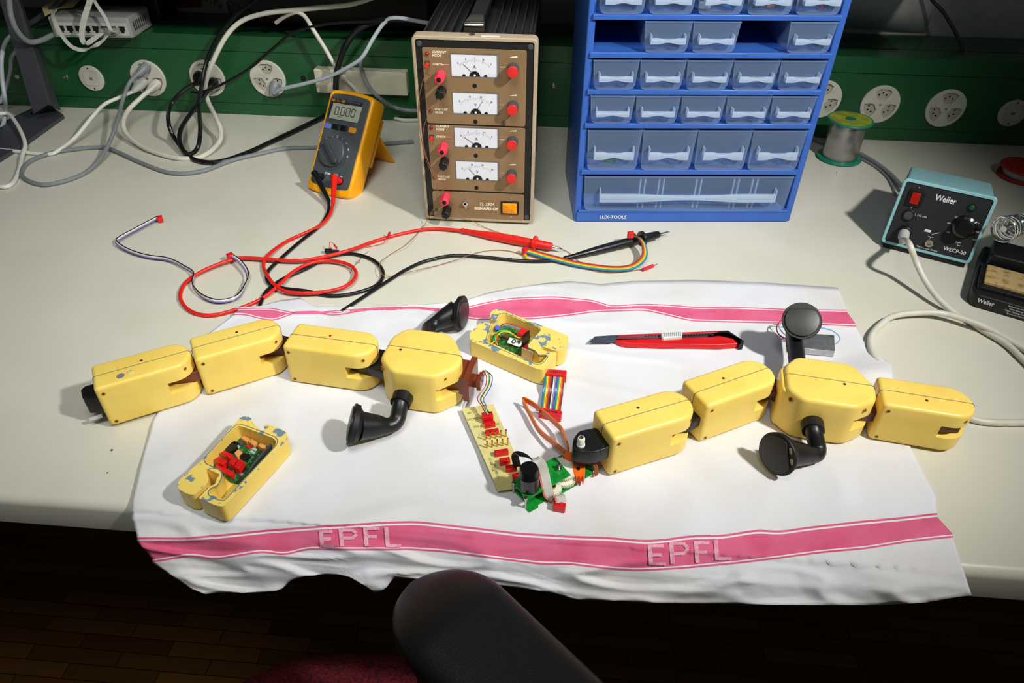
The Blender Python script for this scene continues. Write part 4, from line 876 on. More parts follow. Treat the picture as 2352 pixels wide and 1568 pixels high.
# ================================================================ open shells with electronics
def shell(name, label, outer, cav, o, s, root=None):
    zb, zt, zf = .0032, .0225, .0058
    t = thing(name, label, 'case', at(o[0]+sum(p[0] for p in outer)/len(outer)/s, o[1]+sum(p[1] for p in outer)/len(outer)/s, zb))
    b = MB(); P = rpoly([at(o[0]+p[0]/s, o[1]+p[1]/s, zt)[:2] for p in outer], .0022); Hh = rpoly([at(o[0]+p[0]/s, o[1]+p[1]/s, zt)[:2] for p in cav], .0022)
    b.m = 0; b.prism(P, zb, zf, .0015, 0); b.prism(P, zf, zt-.0006, holes=[Hh]); b.m = 1; b.prism(P, zt-.0006, zt, holes=[Hh]); b.build('shell', [YEL, YIN], t, ang=40)
    cx_, cy_2 = sum(p[0] for p in Hh)/len(Hh), sum(p[1] for p in Hh)/len(Hh); g_ = [V((p[0]+(p[0]-cx_)*.035, p[1]+(p[1]-cy_2)*.05, zt)) for p in Hh]; MB().tube(g_+g_[:1], .00042, n=6, smooth=False).build('seal_line', mat('seal_blue', (96, 126, 136), .5), t)
    return t
OA = (1040, 690); SA = 5.6
outA = [(215, 450), (228, 405), (365, 272), (500, 292), (535, 285), (535, 225), (482, 225), (480, 165), (510, 125), (570, 108), (620, 115), (1480, 450), (1490, 490), (1445, 620), (1360, 655), (1235, 620), (1150, 585), (1125, 620), (1200, 650), (1335, 665), (1335, 700), (1240, 810), (1190, 880), (1150, 893), (1060, 870), (232, 520)]
cavA = [(430, 535), (500, 300), (560, 270), (600, 190), (680, 175), (760, 205), (1100, 345), (1125, 385), (1010, 510), (960, 570), (965, 600), (1060, 640), (1100, 695), (1200, 690), (1215, 715), (1140, 800), (1060, 805)]
shA = shell('open_case_half', 'open yellow case half with dark green board numbered 04 inside, behind the left robot', outA, cavA, OA, SA)
def Apt(x, y, z): return at(OA[0]+x/SA, OA[1]+y/SA, z)
pcb = thing('circuit_board', 'dark green circuit board with white 04 sticker inside the rear case half', 'circuit board', Apt(750, 480, .0062))
MB().prism(rpoly([Apt(x, y, .010)[:2] for x, y in ((490, 500), (545, 345), (640, 250), (1000, 420), (960, 620), (900, 690))], .001), .0062, .0076).build('board', DPCB, pcb)
rb_ = random.Random(4)
for k in range(26):
    x, y = rb_.uniform(540, 930), rb_.uniform(360, 620)
    p = Apt(x, y, .0085); MB(Matrix.Translation((p.x, p.y, .0076)) @ Matrix.Rotation(-.35, 4, 'Z')).box((-.0008, -.0004, 0), (.0008, .0004, .0007)).build('component', rb_.choice([STEEL, BLK, LGREY]), pcb)
def flatq(pts, z0, z1, fn): return MB().prism([fn(x, y, z1)[:2] for x, y in pts], z0, z1)
flatq([(700, 540), (735, 470), (905, 520), (870, 590), (840, 590)], .0115, .0119, Apt).build('number_sticker', WPAP, pcb)
a, c = Apt(745, 520, .012), Apt(880, 548, .012); d = c-a; M = Matrix.Translation(((a+c)/2).to_tuple()) @ Matrix.Rotation(math.atan2(d.y, d.x)+.06, 4, 'Z'); text('04', .0098, M, PRD, 'sticker_number', pcb, bold=.0001)
MB().prism([Apt(x, y, .0095)[:2] for x, y in ((625, 445), (655, 430), (725, 460), (695, 490))], .0076, .0095).build('chip', mat('chip_brown', (96, 72, 48), .4), pcb)
MB().prism([Apt(x, y, .018)[:2] for x, y in ((830, 405), (890, 350), (965, 370), (905, 430))], .0076, .018, 0, .0008).build('red_header', CON, pcb)
MB().prism([Apt(x, y, .020)[:2] for x, y in ((890, 470), (975, 380), (990, 385), (915, 480))], .0076, .020).build('black_header', BLK, pcb)
for k, (cpts, mm_) in enumerate((([(610, 325, .014), (660, 300, .019), (740, 300, .021), (850, 335, .020), (900, 350, .018)], mat('wire_red', (214, 36, 30), .4)), ([(575, 380, .014), (600, 345, .018), (680, 325, .021), (780, 340, .021), (870, 370, .018)], mat('wire_blue', (50, 130, 220), .4)),
    ([(575, 570, .009), (545, 480, .014), (570, 410, .019), (640, 385, .021), (730, 400, .020), (790, 455, .016), (880, 500, .014)], mat('wire_green', (70, 190, 80), .4)), ([(490, 560, .010), (560, 500, .012), (580, 440, .018), (650, 400, .020), (750, 420, .019), (830, 470, .015), (900, 480, .012)], mat('wire_yellow', (240, 190, 40), .4)), ([(540, 560, .010), (575, 520, .012), (575, 460, .016), (560, 430, .016)], mat('wire_red', (214, 36, 30), .4)))):
    MB().tube([Apt(*p) for p in cpts], .0006, n=8).build('wire', mm_, pcb)
MB().tube([Apt(560, 370, .012), Apt(575, 345, .018)], .0026, n=12, smooth=False).build('capacitor', mat('cap_blue', (40, 80, 200), .3), pcb)
flatq([(885, 600), (895, 598), (1028, 660), (1025, 760), (1018, 765)], .0232, .0238, Apt) if 0 else None
o = MB(); a, c = Apt(885, 605, .021), Apt(1028, 665, .021); o.add([a, c, c+V((0, 0, -.012)), a+V((0, 0, -.012)), a+V((.0003, .0005, 0)), c+V((.0003, .0005, 0)), c+V((.0003, .0005, -.012)), a+V((.0003, .0005, -.012))], [(0, 1, 2, 3), (7, 6, 5, 4), (0, 4, 5, 1), (3, 2, 6, 7), (0, 3, 7, 4), (1, 5, 6, 2)]); o.build('paper_tag', mat('tag_paper', (214, 196, 160), .6), pcb)
MB().prism([Apt(x, y, .013)[:2] for x, y in ((905, 590), (955, 550), (960, 610), (915, 640))], .0076, .013).build('red_header', CON, pcb)
OB = (380, 930); SB = 6.03
outB = [(160, 1120), (180, 1050), (270, 960), (500, 770), (950, 270), (1040, 170), (1100, 150), (1180, 170), (1225, 260), (1260, 300), (1350, 352), (1372, 330), (1358, 290), (1390, 260), (1440, 270), (1640, 350), (1690, 400), (1690, 470), (1560, 600), (880, 1330), (800, 1405), (700, 1390), (462, 1290), (478, 1265), (622, 1118), (692, 1092), (712, 1010), (760, 960), (560, 875), (602, 1040), (545, 1135), (470, 1180), (400, 1245), (300, 1230), (195, 1170)]
cavB = [(540, 745), (945, 320), (1000, 285), (1090, 305), (1490, 455), (1535, 500), (1520, 565), (870, 1255), (820, 1300), (740, 1290), (610, 1225), (605, 1175), (650, 1130), (720, 1115), (770, 1040), (792, 955), (770, 900), (565, 810)]
shB = shell('open_case_half', 'open yellow case half holding red connectors, left front on the towel', outB, cavB, OB, SB)
def Bpt(x, y, z): return at(OB[0]+x/SB, OB[1]+y/SB, z)
pb2 = thing('circuit_board', 'dark green circuit board with red connectors and orange capacitors in the front case half', 'circuit board', Bpt(1050, 750, .0062))
MB().prism(rpoly([Bpt(x, y, .0078)[:2] for x, y in ((665, 830), (1000, 430), (1500, 590), (1040, 1090), (900, 1060))], .001), .0062, .0078).build('board', DPCB, pb2)
def blkB(pts, h, m, nm, rt=.0006, z0=.0078): return MB().prism([Bpt(x, y, z0+h)[:2] for x, y in pts], z0, z0+h, 0, rt).build(nm, m, pb2)
OC = mat('tantalum_orange', (226, 156, 84), .45)
for pts in (((1045, 455), (1080, 415), (1168, 462), (1130, 510)), ((1148, 500), (1190, 462), (1272, 510), (1225, 558)), ((1278, 560), (1310, 520), (1390, 555), (1350, 600)), ((950, 660), (1010, 605), (1065, 650), (1000, 725))): blkB(pts, .0045, OC, 'tantalum_capacitor')
for pts in (((765, 655), (815, 625), (930, 680), (880, 725)), ((685, 745), (735, 708), (848, 765), (795, 815)), ((872, 790), (930, 718), (1000, 745), (930, 828)), ((948, 850), (1020, 745), (1092, 775), (1012, 880))):
    c_ = blkB(pts, .0070, CON, 'red_connector', .0004, .0090); q = MB(); P = [Bpt(x, y, .016) for x, y in pts]
    for i in range(4):
        for j in range(2): u, v = (i+.5)/4, (j+.5)/2; p = (P[0]*(1-u)+P[3]*u)*(1-v)+(P[1]*(1-u)+P[2]*u)*v; q.box((p.x-.0003, p.y-.0003, .016), (p.x+.0003, p.y+.0003, .0161))
    q.build('contact_hole', HOLE, c_)
    q = MB(); 
    for i in range(4): p = P[3]*(i+.5)/4+P[0]*(1-(i+.5)/4); q.box((p.x-.0002, p.y-.0002, .0078), (p.x+.0002, p.y+.0002, .0092))
    q.build('pin', STEEL, c_)
blkB(((690, 835), (705, 815), (955, 925), (930, 990)), .0040, CON, 'edge_connector', .0003)
blkB(((1025, 700), (1080, 650), (1168, 680), (1110, 750)), .0045, BLK, 'chip'); blkB(((915, 520), (955, 488), (1000, 505), (965, 555)), .004, BLK, 'chip'); blkB(((1010, 505), (1050, 490), (1085, 515), (1040, 555)), .002, DGREY, 'chip')
c_ = Bpt(905, 595, .010); MB().cyl((c_.x, c_.y, .0078), (c_.x, c_.y, .0118), .0056, n=24).build('inductor', BLK, pb2)
for x, y, m in ((1230, 610, CLG), (1205, 650, CLG), (1000, 570, CLG), (1155, 575, CON), (1030, 440, STEEL), (1045, 950, LGREY), (1045, 1050, STEEL)):
    p = Bpt(x, y, .0085); MB(Matrix.Translation((p.x, p.y, .0078)) @ Matrix.Rotation(-.5, 4, 'Z')).box((-.0022, -.0012, 0), (.0022, .0012, .0009)).build('component', m, pb2)
for k in range(30):
    x, y = 700+rb_.random()*700, 0; u, v = rb_.random(), rb_.random(); p = Bpt(740+u*430+v*280, 800-u*330+v*200, .0084); MB(Matrix.Translation((p.x, p.y, .0078)) @ Matrix.Rotation(.9, 4, 'Z')).box((-.0006, -.0003, 0), (.0006, .0003, .0006)).build('component', rb_.choice([STEEL, LGREY, BLK]), pb2)
a, c, lo = Bpt(1460, 530, .0215), Bpt(1120, 950, .0170), V((.0055, -.0035, -.0125)); tt = V((-.0008, -.0008, 0))
o = MB(); A8 = [a, Bpt(1395, 590, .0225), Bpt(1230, 780, .0225), c, Bpt(1085, 985, .0120), Bpt(1200, 950, .0105), Bpt(1390, 720, .0105), Bpt(1460, 590, .0120)]; th = V((.0012, -.0009, -.0004))
o.add(A8+[p+th for p in A8], [tuple(range(8)), tuple(range(8, 16))[::-1]]+[(i, (i+1) % 8, 8+(i+1) % 8, 8+i) for i in range(8)]); o.build('daughter_board', mat('slate_grey', (62, 68, 74), .5), pb2)
# ================================================================ beige connector board
OC8 = (1040, 900); S8 = 5.408
def Gp(x, y, z): return at(OC8[0]+x/S8, OC8[1]+y/S8, z)
cbz = .0090
cb = thing('connector_board', 'long cream circuit board with gold pins and a column of red connectors', 'circuit board', Gp(500, 700, .003))
MB().prism([Gp(x, y, cbz)[:2] for x, y in ((110, 205), (500, 145), (950, 1165), (562, 1212))], cbz-.0016, cbz).build('board', BPCB, cb)
for x, y in ((170, 260), (480, 230), (590, 1150), (880, 1110)):
    p = Gp(x, y, cbz); MB().cyl((p.x, p.y, .0026), (p.x, p.y, cbz-.0016), .0013, n=10).build('standoff', STEEL, cb)
ux = (Gp(500, 145, cbz)-Gp(110, 205, cbz)).normalized(); bang = math.atan2(ux.y, ux.x)
def conn(x, y, w, d, h, z0=cbz, n=4, par=cb, rz=None, m=None, fn=Gp, rows_=2):
    p = fn(x, y, z0+h); M = Matrix.Translation((p.x, p.y, z0)) @ Matrix.Rotation(bang if rz is None else rz, 4, 'Z')
    o = MB(M).rbox((0, 0, .0), (w, d, h), .0006, re=.0003).build('red_connector', m or CON, par); q = MB(M)
    for i in range(n):
        for j in range(rows_): xx = -w/2+w*(i+.5)/n; yy = (-.22+.44*j)*d if rows_ > 1 else 0; q.box((xx-.0004, yy-.0003, h), (xx+.0004, yy+.0003, h+.0001))
    q.build('contact_hole', TRUE_BLK, o); return M, o
conn(460, 385, .0098, .0044, .0042); conn(487, 478, .0118, .0044, .0040, n=7); conn(603, 730, .0120, .0042, .0048, n=7); conn(645, 835, .0090, .0044, .0052, n=4); conn(725, 925, .0092, .0048, .0045); conn(800, 1030, .0080, .0048, .0048)
CM, cplug = conn(430, 275, .0098, .0062, .0085)
for r_i, (P0, P1) in enumerate((((405, 560), (660, 520)), ((425, 660), (680, 625)))):
    for k in range(5):
        x = P0[0]+(P1[0]-P0[0])*k/4; y = P0[1]+(P1[1]-P0[1])*k/4; p = Gp(x, y+35, cbz)
        MB().cyl((p.x, p.y, cbz), (p.x, p.y, cbz+.0085), .00075, n=8).build('gold_pin', GOLD, cb)
dd = (Gp(562, 1212, cbz)-Gp(110, 205, cbz)).normalized()
for s, x, y, sz, rt in (('HCMOS', 270, 335, .0038, 0), ('F55 J1', 315, 430, .0032, 0), ('J 2', 345, 530, .0034, 0), ('R5', 205, 262, .0030, .3), ('J3', 560, 395, .0032, 0), ('C1 680 H28', 480, 900, .0030, -PI/2), ('HS2 6885 X1', 540, 985, .0030, -PI/2)):
    p = Gp(x, y, cbz); text(s, sz, Matrix.Translation((p.x, p.y, cbz)) @ Matrix.Rotation(bang+rt, 4, 'Z'), PRD, 'printed_text', cb, th=.0001)
# wires from the robot's end connector down to the board
wh = thing('wire_harness', 'thin multicoloured wires from the brown end connector down to the cream board', 'wire', Gp(430, 200, .010))
e0 = M4 @ V((.068, .027, .022))
for k, (m_, dx) in enumerate(((mat('wire_blue2', (60, 90, 190), .4), 6), (mat('wire_red2', (190, 30, 34), .4), -7), (mat('wire_yellow2', (240, 210, 120), .4), 2), (mat('wire_green', (70, 190, 80), .4), -1), (BLK, 0))):
    rr = random.Random(k); j = lambda s=1: rr.uniform(-1, 1)*s
    MB().tube([e0, at(1112+dx*.5, 852+j(2), .027), at(1124+dx, 862+j(3), .027), at(1122+dx, 885+j(2), .025), at(1110+dx*1.2, 905, .022), at(1104+dx, 918, .021), at(1112+dx*.7, 932, .020), CM @ V((-.003+k*.0014, 0, .0085))], .00045, n=6).build('wire', m_, wh)
# ================================================================ green gear board
gz = .0045; gu = .0150
gb = thing('gear_board', 'bright green two layer gear board with black motor and white gears', 'circuit board', Gp(1200, 1150, .003))
low = [(705, 1165), (780, 1090), (1350, 780), (1640, 870), (1720, 905), (1745, 975), (1735, 1010), (1575, 1105), (1540, 1100), (1535, 1150), (1170, 1365), (1150, 1350), (1060, 1395), (1062, 1430), (945, 1492), (880, 1400), (930, 1380)]
MB().prism([Gp(x, y, gz)[:2] for x, y in low], gz-.0014, gz).build('lower_board', GPCB, gb)
MB().prism([Gp(x, y, gu)[:2] for x, y in ((735, 1115), (800, 1060), (1270, 805), (1465, 1025), (945, 1322), (885, 1310), (850, 1240))], gu-.0012, gu).build('upper_board', GPCB, gb)
for x, y in ((757, 1115), (908, 1310)):
    p = Gp(x, y, gu+.001); q = MB(); q.cyl((p.x, p.y, .0030), (p.x, p.y, gu+.0005), .0010, n=12); q.lathe([(gu, .0019), (gu+.0010, .0019), (gu+.0018, .0012)], (p.x, p.y, 0), (0, 0, 1), 14); q.build('standoff_screw', STEEL, gb)
p = Gp(1316, 955, gu); q = MB(); q.prism([(p.x+.0030*math.cos(k*PI/3), p.y+.0030*math.sin(k*PI/3)) for k in range(6)], gu, gu+.0020); q.cyl((p.x, p.y, gu), (p.x, p.y, gu+.0062), .0013, n=12); q.build('screw', STEEL, gb)
p = Gp(952, 1185, gu); T = V((p.x, p.y, gu)); q = MB(); q.lathe([(0, .0080), (.0155, .0080), (.0160, .0084), (.0165, .0080), (.0225, .0076), (.0240, .0068)], T, (-.04, -.02, 1), 32); q.build('motor', mat('motor_black', (16, 16, 17), .25, spec=.7), gb)
def gear(x, y, r, n, z0, z1, m, name, hole=.0014):
    p = Gp(x, y, z1); P = []
    for k in range(n):
        for f, rr in ((0, .93), (.22, .93), (.38, 1.03), (.62, 1.03), (.78, .93)): t = 2*PI*(k+f)/n; P.append((p.x+r*rr*math.cos(t), p.y+r*rr*math.sin(t)))
    return MB().prism(P, z0, z1, holes=[circ(p.x, p.y, hole, 12)]).build(name, m, gb, ang=20)
GW = mat('white_gear', (232, 230, 208), .4)
gear(1365, 945, .0122, 44, .0110, .0132, GW, 'gear'); gear(1385, 1055, .0096, 36, .0062, .0092, GW, 'gear'); g_ = gear(1240, 1185, .0074, 26, .0055, .0088, GW, 'gear'); p = Gp(1245, 1180, .0088); MB().cyl((p.x, p.y, .0045), (p.x, p.y, .0108), .0024, n=16).build('brass_hub', BRASS, g_)
og = MB(); P = [(1495, 870), (1580, 850), (1650, 870), (1645, 985), (1640, 1040), (1625, 1075), (1612, 1035), (1592, 1038), (1585, 1080), (1570, 1040), (1548, 1035), (1540, 1075), (1522, 1030), (1505, 1020), (1490, 960)]
og.prism([Gp(x, y, .0135)[:2] for x, y in P], .0060, .0135, 0, .0004); og.build('orange_gear', ORG, gb); p = Gp(1558, 952, .0136); MB().cyl((p.x, p.y, .0135), (p.x, p.y, .0137), .0017, n=14).build('bore', TRUE_BLK, gb)
MB().prism([Gp(x, y, .0150)[:2] for x, y in ((1370, 800), (1400, 740), (1480, 745), (1500, 860), (1400, 820))], .0045, .0150).build('orange_bracket', ORG, gb)
# leads of the gear board
lb = MB(); 
for k in range(7): lb.tube([Gp(760+k*14, 925, .016), Gp(735+k*12, 800-k*2, .026), Gp(775+k*8, 745+k*8, .033), Gp(850+k*10, 750+k*9, .035), Gp(930+k*6, 790+k*6, .033), Gp(975+k*4, 835+k*3, .030)], .0006, n=6)
lb.build('black_ribbon', CBK, gb)
rib = [Gp(975, 850, .031), Gp(1040, 860, .032), Gp(1095, 900, .030), Gp(1130, 1000, .024), Gp(1160, 1150, .0175), Gp(1190, 1260, .012), Gp(1240, 1305, .009), Gp(1290, 1290, .011), Gp(1330, 1300, .013), Gp(1345, 1370, .011)]
lb = MB()
WA = (V((1, .12, 0)),)
for k in range(6):
    lb.m = 1 if k == 0 else 0; lb.ribbon(rib, .00138, .0008, side=lambda t, d: V((1, .25, .12)), off=(k-2.5)*.00145)
lb.build('grey_ribbon', [mat('ribbon_grey', (196, 192, 182), .4), mat('ribbon_red_edge', (210, 110, 100), .4)], gb, ang=60)
conn(1325, 1395, .0140*.72, .0052, .0065, z0=.0035, n=3, par=gb, rz=-.12, rows_=1)
lb = MB()
for k in range(4): lb.tube([Gp(1690, 880+k*5, .012), Gp(1740+k*12, 900, .012), Gp(1765+k*12, 960, .008), Gp(1760+k*12, 1020, .004), Gp(1730+k*6, 1045, .004)], .0006, n=6)
lb.build('brown_ribbon', COPPER, gb)
# orange flex loop
fx = thing('flex_strip', 'bent translucent orange flex strip looping behind the gear board', 'strip', Gp(1100, 350, .003))
MB().ribbon([Gp(1420, 770, .012), Gp(1260, 640, .012), Gp(1075, 480, .010), Gp(960, 280, .010), Gp(880, 125, .011), Gp(900, 100, .012), Gp(1050, 190, .012), Gp(1320, 430, .014), Gp(1370, 520, .014), Gp(1440, 720, .014)], .0058, .0013, side=lambda t, d: V((0, 0, 1)), sub=5).build('strip', FLEX, fx, ang=50)
# ================================================================ rainbow ribbon with two wide connectors
RB = [(40, 120, 200), (60, 160, 70), (240, 205, 50), (236, 130, 40), (205, 50, 40), (120, 74, 44), (32, 32, 34), (228, 228, 226), (150, 150, 155), (120, 80, 160), (50, 110, 200), (60, 170, 90), (240, 215, 80), (238, 140, 50), (210, 60, 50), (110, 70, 46)]
RBM = [mat('strand_%s' % '_'.join(map(str, c)), c, .35) for c in RB]
OR = (1040, 690); SR = 5.6
def Rp(x, y, z): return at(OR[0]+x/SR, OR[1]+y/SR, z)
rc = thing('ribbon_cable', 'flat rainbow ribbon cable between two wide red connectors, lying between the robots', 'cable', Rp(1290, 1150, .003))
b = MB()
for k in range(16):
    b.m = k; u = k/15
    L_ = lambda xa_, xb_, y, z: Rp(xa_+(xb_-xa_)*u, y, z)
    b.tube([L_(1190, 1435, 930+u*12, .013), L_(1187, 1432, 985+u*15, .0125), L_(1176, 1420, 1100+u*10, .0105), L_(1160, 1405, 1210+u*20, .0065), L_(1143, 1385, 1330+u*30, .0075), L_(1138, 1380, 1385+u*30, .0085)], .00078, n=6, sub=4)
b.build('ribbon', RBM, rc)
def wideconn(p0, p1, z, d, h):
    a, c = Rp(*p0, z), Rp(*p1, z); v = c-a; M = Matrix.Translation((a+c)/2-V((0, 0, h))) @ Matrix.Rotation(math.atan2(v.y, v.x), 4, 'Z')
    o = MB(M).rbox((0, 0, 0), (v.length, d, h), .0006, re=.0004).build('red_connector', CON, rc); q = MB(M)
    for k in range(16): x = -v.length/2+.0035+(v.length-.007)*k/15; q.m = k % 2; q.cyl((x, -.0006, h), (x, -.0006, h+.0005), .0007, n=8)
    q.build('contact', [GOLD, RBM[9]], o)
    MB(M).box((v.length/2-.0012, -.0004, -.001), (v.length/2-.0006, .0002, h+.001)).build('key_pin', CON, o)
wideconn((1163, 905), (1465, 925), .0165, .0070, .0105); wideconn((1115, 1395), (1402, 1450), .0120, .0060, .0085)
# ================================================================ utility knife
OK_ = (1340, 740); SK = 3.7935
def Kp(x, y, z): return at(OK_[0]+x/SK, OK_[1]+y/SK, z)
kn = thing('utility_knife', 'red snap-off utility knife with pale slider lying on the back of the towel', 'knife', Kp(700, 150, .003))
def kp(pts, z0, z1, m, nm, par=kn, r=.0004, rt=0): return MB().prism(rpoly([Kp(x, y, z1)[:2] for x, y in pts], r), z0, z1, 0, rt).build(nm, m, par)
kp([(50, 172), (100, 122), (320, 108), (680, 95), (680, 135), (280, 160), (250, 170)], .0078, .0083, mat('blade_steel', (128, 132, 136), .3, metal=.8), 'blade')
kp([(280, 150), (300, 140), (1110, 125), (1270, 95), (1390, 165), (1345, 185), (1180, 195), (700, 190), (390, 182), (330, 172)], .0032, .0092, RED, 'handle', rt=.0012)
kp([(300, 112), (1230, 70), (1240, 82), (300, 124)], .0034, .0092, RED, 'handle_rail', rt=.0004)
kp([(400, 122), (1235, 84), (1235, 98), (400, 138)], .0034, .0082, mat('track_grey', (96, 92, 96), .4, metal=.5), 'track')
q = MB()
for k in range(10):
    x = 860+k*25; y = 110-(x-860)*.045; q.prism([Kp(a_, c_, .0088)[:2] for a_, c_ in ((x, y-6), (x+16, y+2), (x, y+6))], .0080, .0088)
for k in range(5):
    x = 540+k*28; y = 119-(x-540)*.045; q.prism([Kp(a_, c_, .0088)[:2] for a_, c_ in ((x, y-4), (x+14, y+2), (x, y+5))], .0080, .0088)
q.build('lock_teeth', BLK, kn)
kp([(1105, 95), (1225, 68), (1265, 70), (1400, 158), (1395, 190), (1355, 195), (1362, 165), (1262, 98), (1110, 108)], .0030, .0098, BLKR, 'end_cap', rt=.001)
sl = kp([(676, 96), (690, 90), (850, 80), (864, 90), (860, 122), (700, 133), (684, 126)], .0086, .0130, mat('slider_grey', (214, 216, 210), .4), 'slider', rt=.001)
q = MB()
for k in range(9):
    x = 705+k*17; q.add([Kp(x, 92-k*1, .0131), Kp(x+5, 92-k, .0131), Kp(x+9, 125-k, .0131), Kp(x+4, 125-k, .0131)], [(0, 1, 2, 3)])
q.build('slider_rib', GREY, sl)
# ================================================================ silver motor block with wires
OM = (1720, 680); SMM = 3.646
def Mp(x, y, z): return at(OM[0]+x/SMM, OM[1]+y/SMM, z)
sm_ = thing('servo_motor', 'small silver metal motor block with thin red and blue wires behind the right robot', 'motor', Mp(560, 400, .003))
MB().prism([Mp(x, y, .0105)[:2] for x, y in ((382, 308), (715, 322), (722, 462), (392, 430))], .0034, .0105, .0003, .0004).build('metal_case', mat('brushed_metal', (190, 192, 194), .38, metal=.85, noise_rgb=(176, 178, 180), nscale=200), sm_)
MB().prism([Mp(x, y, .0115)[:2] for x, y in ((366, 296), (382, 300), (390, 432), (372, 440))], .0032, .0115).build('end_board', BLK, sm_)
MB().tube([Mp(372, 330, .0110), Mp(355, 290, .020), Mp(350, 320, .017), Mp(362, 350, .010), Mp(300, 350, .006), Mp(245, 310, .010), Mp(235, 250, .015), Mp(280, 195, .018), Mp(330, 200, .012)], .0006, n=6).build('red_wire', CRD, sm_)
wb_ = mat('light_blue_wire', (110, 176, 214), .4)
MB().tube([Mp(372, 345, .010), Mp(300, 320, .008), Mp(255, 260, .012), Mp(275, 210, .017), Mp(400, 200, .020), Mp(600, 262, .020), Mp(700, 290, .018), Mp(762, 345, .014), Mp(745, 385, .011), Mp(722, 402, .009)], .0006, n=6).build('blue_wire', wb_, sm_)
# ================================================================ solder spools
def spool(name, label, cb_, ct_, rf, rc_, mf, mtop=None, windings=STEEL, h=None):
    d = (ct_-cb_); t = thing(name, label, 'spool', cb_); ax = d.normalized(); H = d.length
    MB().lathe([(0, rf*.98), (.0015, rf), (.003, rf*.98), (.0031, rc_*.9)], cb_, ax, 40).build('flange', mf, t)
    o = MB().lathe([(H-.0031, rc_*.9), (H-.003, rf*.98), (H-.0015, rf), (H, rf*.98)], cb_, ax, 40).build('flange', mf, t)
    if mtop: MB().lathe([(H, rf*.90), (H+.0003, rf*.90)], cb_, ax, 40).build('paper_label', mtop, o, label='yellow green paper label'); MB().lathe([(H+.0002, .0075), (H+.0006, .0075)], cb_, ax, 24).build('bore', mat('bore_teal', (14, 110, 96), .5), o)
    prf = []; n = int((H-.006)/.0012)
    for k in range(n*2+1): prf.append((.003+(H-.006)*k/(2*n), rc_*(1.0 if k % 2 else .985)*(1-.004*math.sin(k*.21))))
    MB().lathe(prf, cb_, ax, 40).build('solder_wire', windings, t, ang=80)
    return t
SOL = mat('solder', (176, 174, 172), .28, metal=.9, bump=.1, bscale=600)
s_ = at(1926, 362, .001)
spool('solder_spool', 'upright green flanged spool of silver solder right of the blue cabinet', s_, s_+V((0, 0, .062)), .0335, .0262, mat('flange_green', (22, 128, 104), .4), mat('label_yellow_green', (150, 170, 40), .5, noise_rgb=(140, 130, 50), nscale=60), SOL)
s_ = at(2348, 405, .001)
spool('solder_spool', 'low red spool with thin solder lying behind the soldering stand at the right edge', s_, s_+V((0, 0, .016)), .0350, .0290, mat('flange_red', (176, 40, 24), .4), None, SOL)
# ================================================================ soldering iron stand
a, c = at(2236, 664, .014), at(2366, 700, .014); v = c-a; yaw = math.atan2(v.y, v.x)
ST = Matrix.Translation((a.x, a.y, .0005)) @ Matrix.Rotation(yaw, 4, 'Z')
st = thing('iron_stand', 'black soldering iron stand with worn yellow sponge and spring holder at the right edge', 'stand', ST)
STW = .085
MB(ST).prism(rpoly([(.004, -.014), (STW, -.014), (STW, .11), (0, .11), (-.002, -.004)], .006), .0005, .016, .001, .002).build('base', mat('stand_black', (28, 28, 30), .5, bump=.1), st)
MB(ST).prism(rpoly([(.002, -.002), (STW-.002, -.002), (STW-.002, .056), (.002, .056)], .004), .0155, .0205, 0, .001, holes=[rrect(.0055, .006, STW-.006, .050, .002)]).build('sponge_tray', BLK, st)
SPG = mat('sponge', (190, 164, 112), .9, spec=.1, noise_rgb=(132, 100, 58), nscale=130, nlo=.5, nhi=.72, bump=.6, bscale=300)
MB(ST).prism(rrect(.0065, .007, STW-.007, .049, .002), .015, .0235, 0, .0015).build('sponge', SPG, st)
for s, x, z, sz in (('Weller', .0150, .0095, .0072),): text(s, sz, ST @ Matrix.Translation((x, -.0142, z)) @ FR, PRW, 'printed_text', st, bold=.00015, sx=.8)
for k, s in enumerate(('Schwamm na\u00df halten', 'Keep sponge wet', 'Tenir l\'\u00e9ponge mouill\u00e9e', 'Spons nat houden')): text(s, .0026, ST @ Matrix.Translation((.047, -.0142, .0130-k*.0030)) @ FR, PRW, 'printed_text', st)
sp0 = aty(2300, 528, (ST @ V((.03, .070, 0))).y); axis = (at(2352, 512, .06)-at(2302, 528, .06)).normalized()
MB(ST).prism(rpoly([(.006, .058), (.080, .058), (.080, .100), (.006, .100)], .004), .0155, .032, 0, .003).build('holder_block', BLK, st)
q = MB(); pts = []; a_, b_ = axis.orthogonal().normalized(), None; b_ = axis.cross(a_)
for k in range(0, 6*28+1): t = k/28; r = .0150-.00045*t*2; pts.append(sp0+axis*(t*.0062)+(a_*math.cos(2*PI*t)+b_*math.sin(2*PI*t))*r)
q.tube(pts, .0011, n=8, sub=1); q.build('spring_holder', CHROME, st)
it = thing('soldering_iron', 'soldering iron with pale teal grip resting in the spring holder at the right edge', 'soldering iron', sp0+axis*.026)
MB().lathe([(0, .0085), (.004, .0110), (.06, .0115), (.062, .009)], sp0+axis*.030, axis, 28).build('grip', TEAL, it); MB().cyl(sp0+axis*.004, sp0+axis*.031, .0035).build('barrel', STEEL, it)
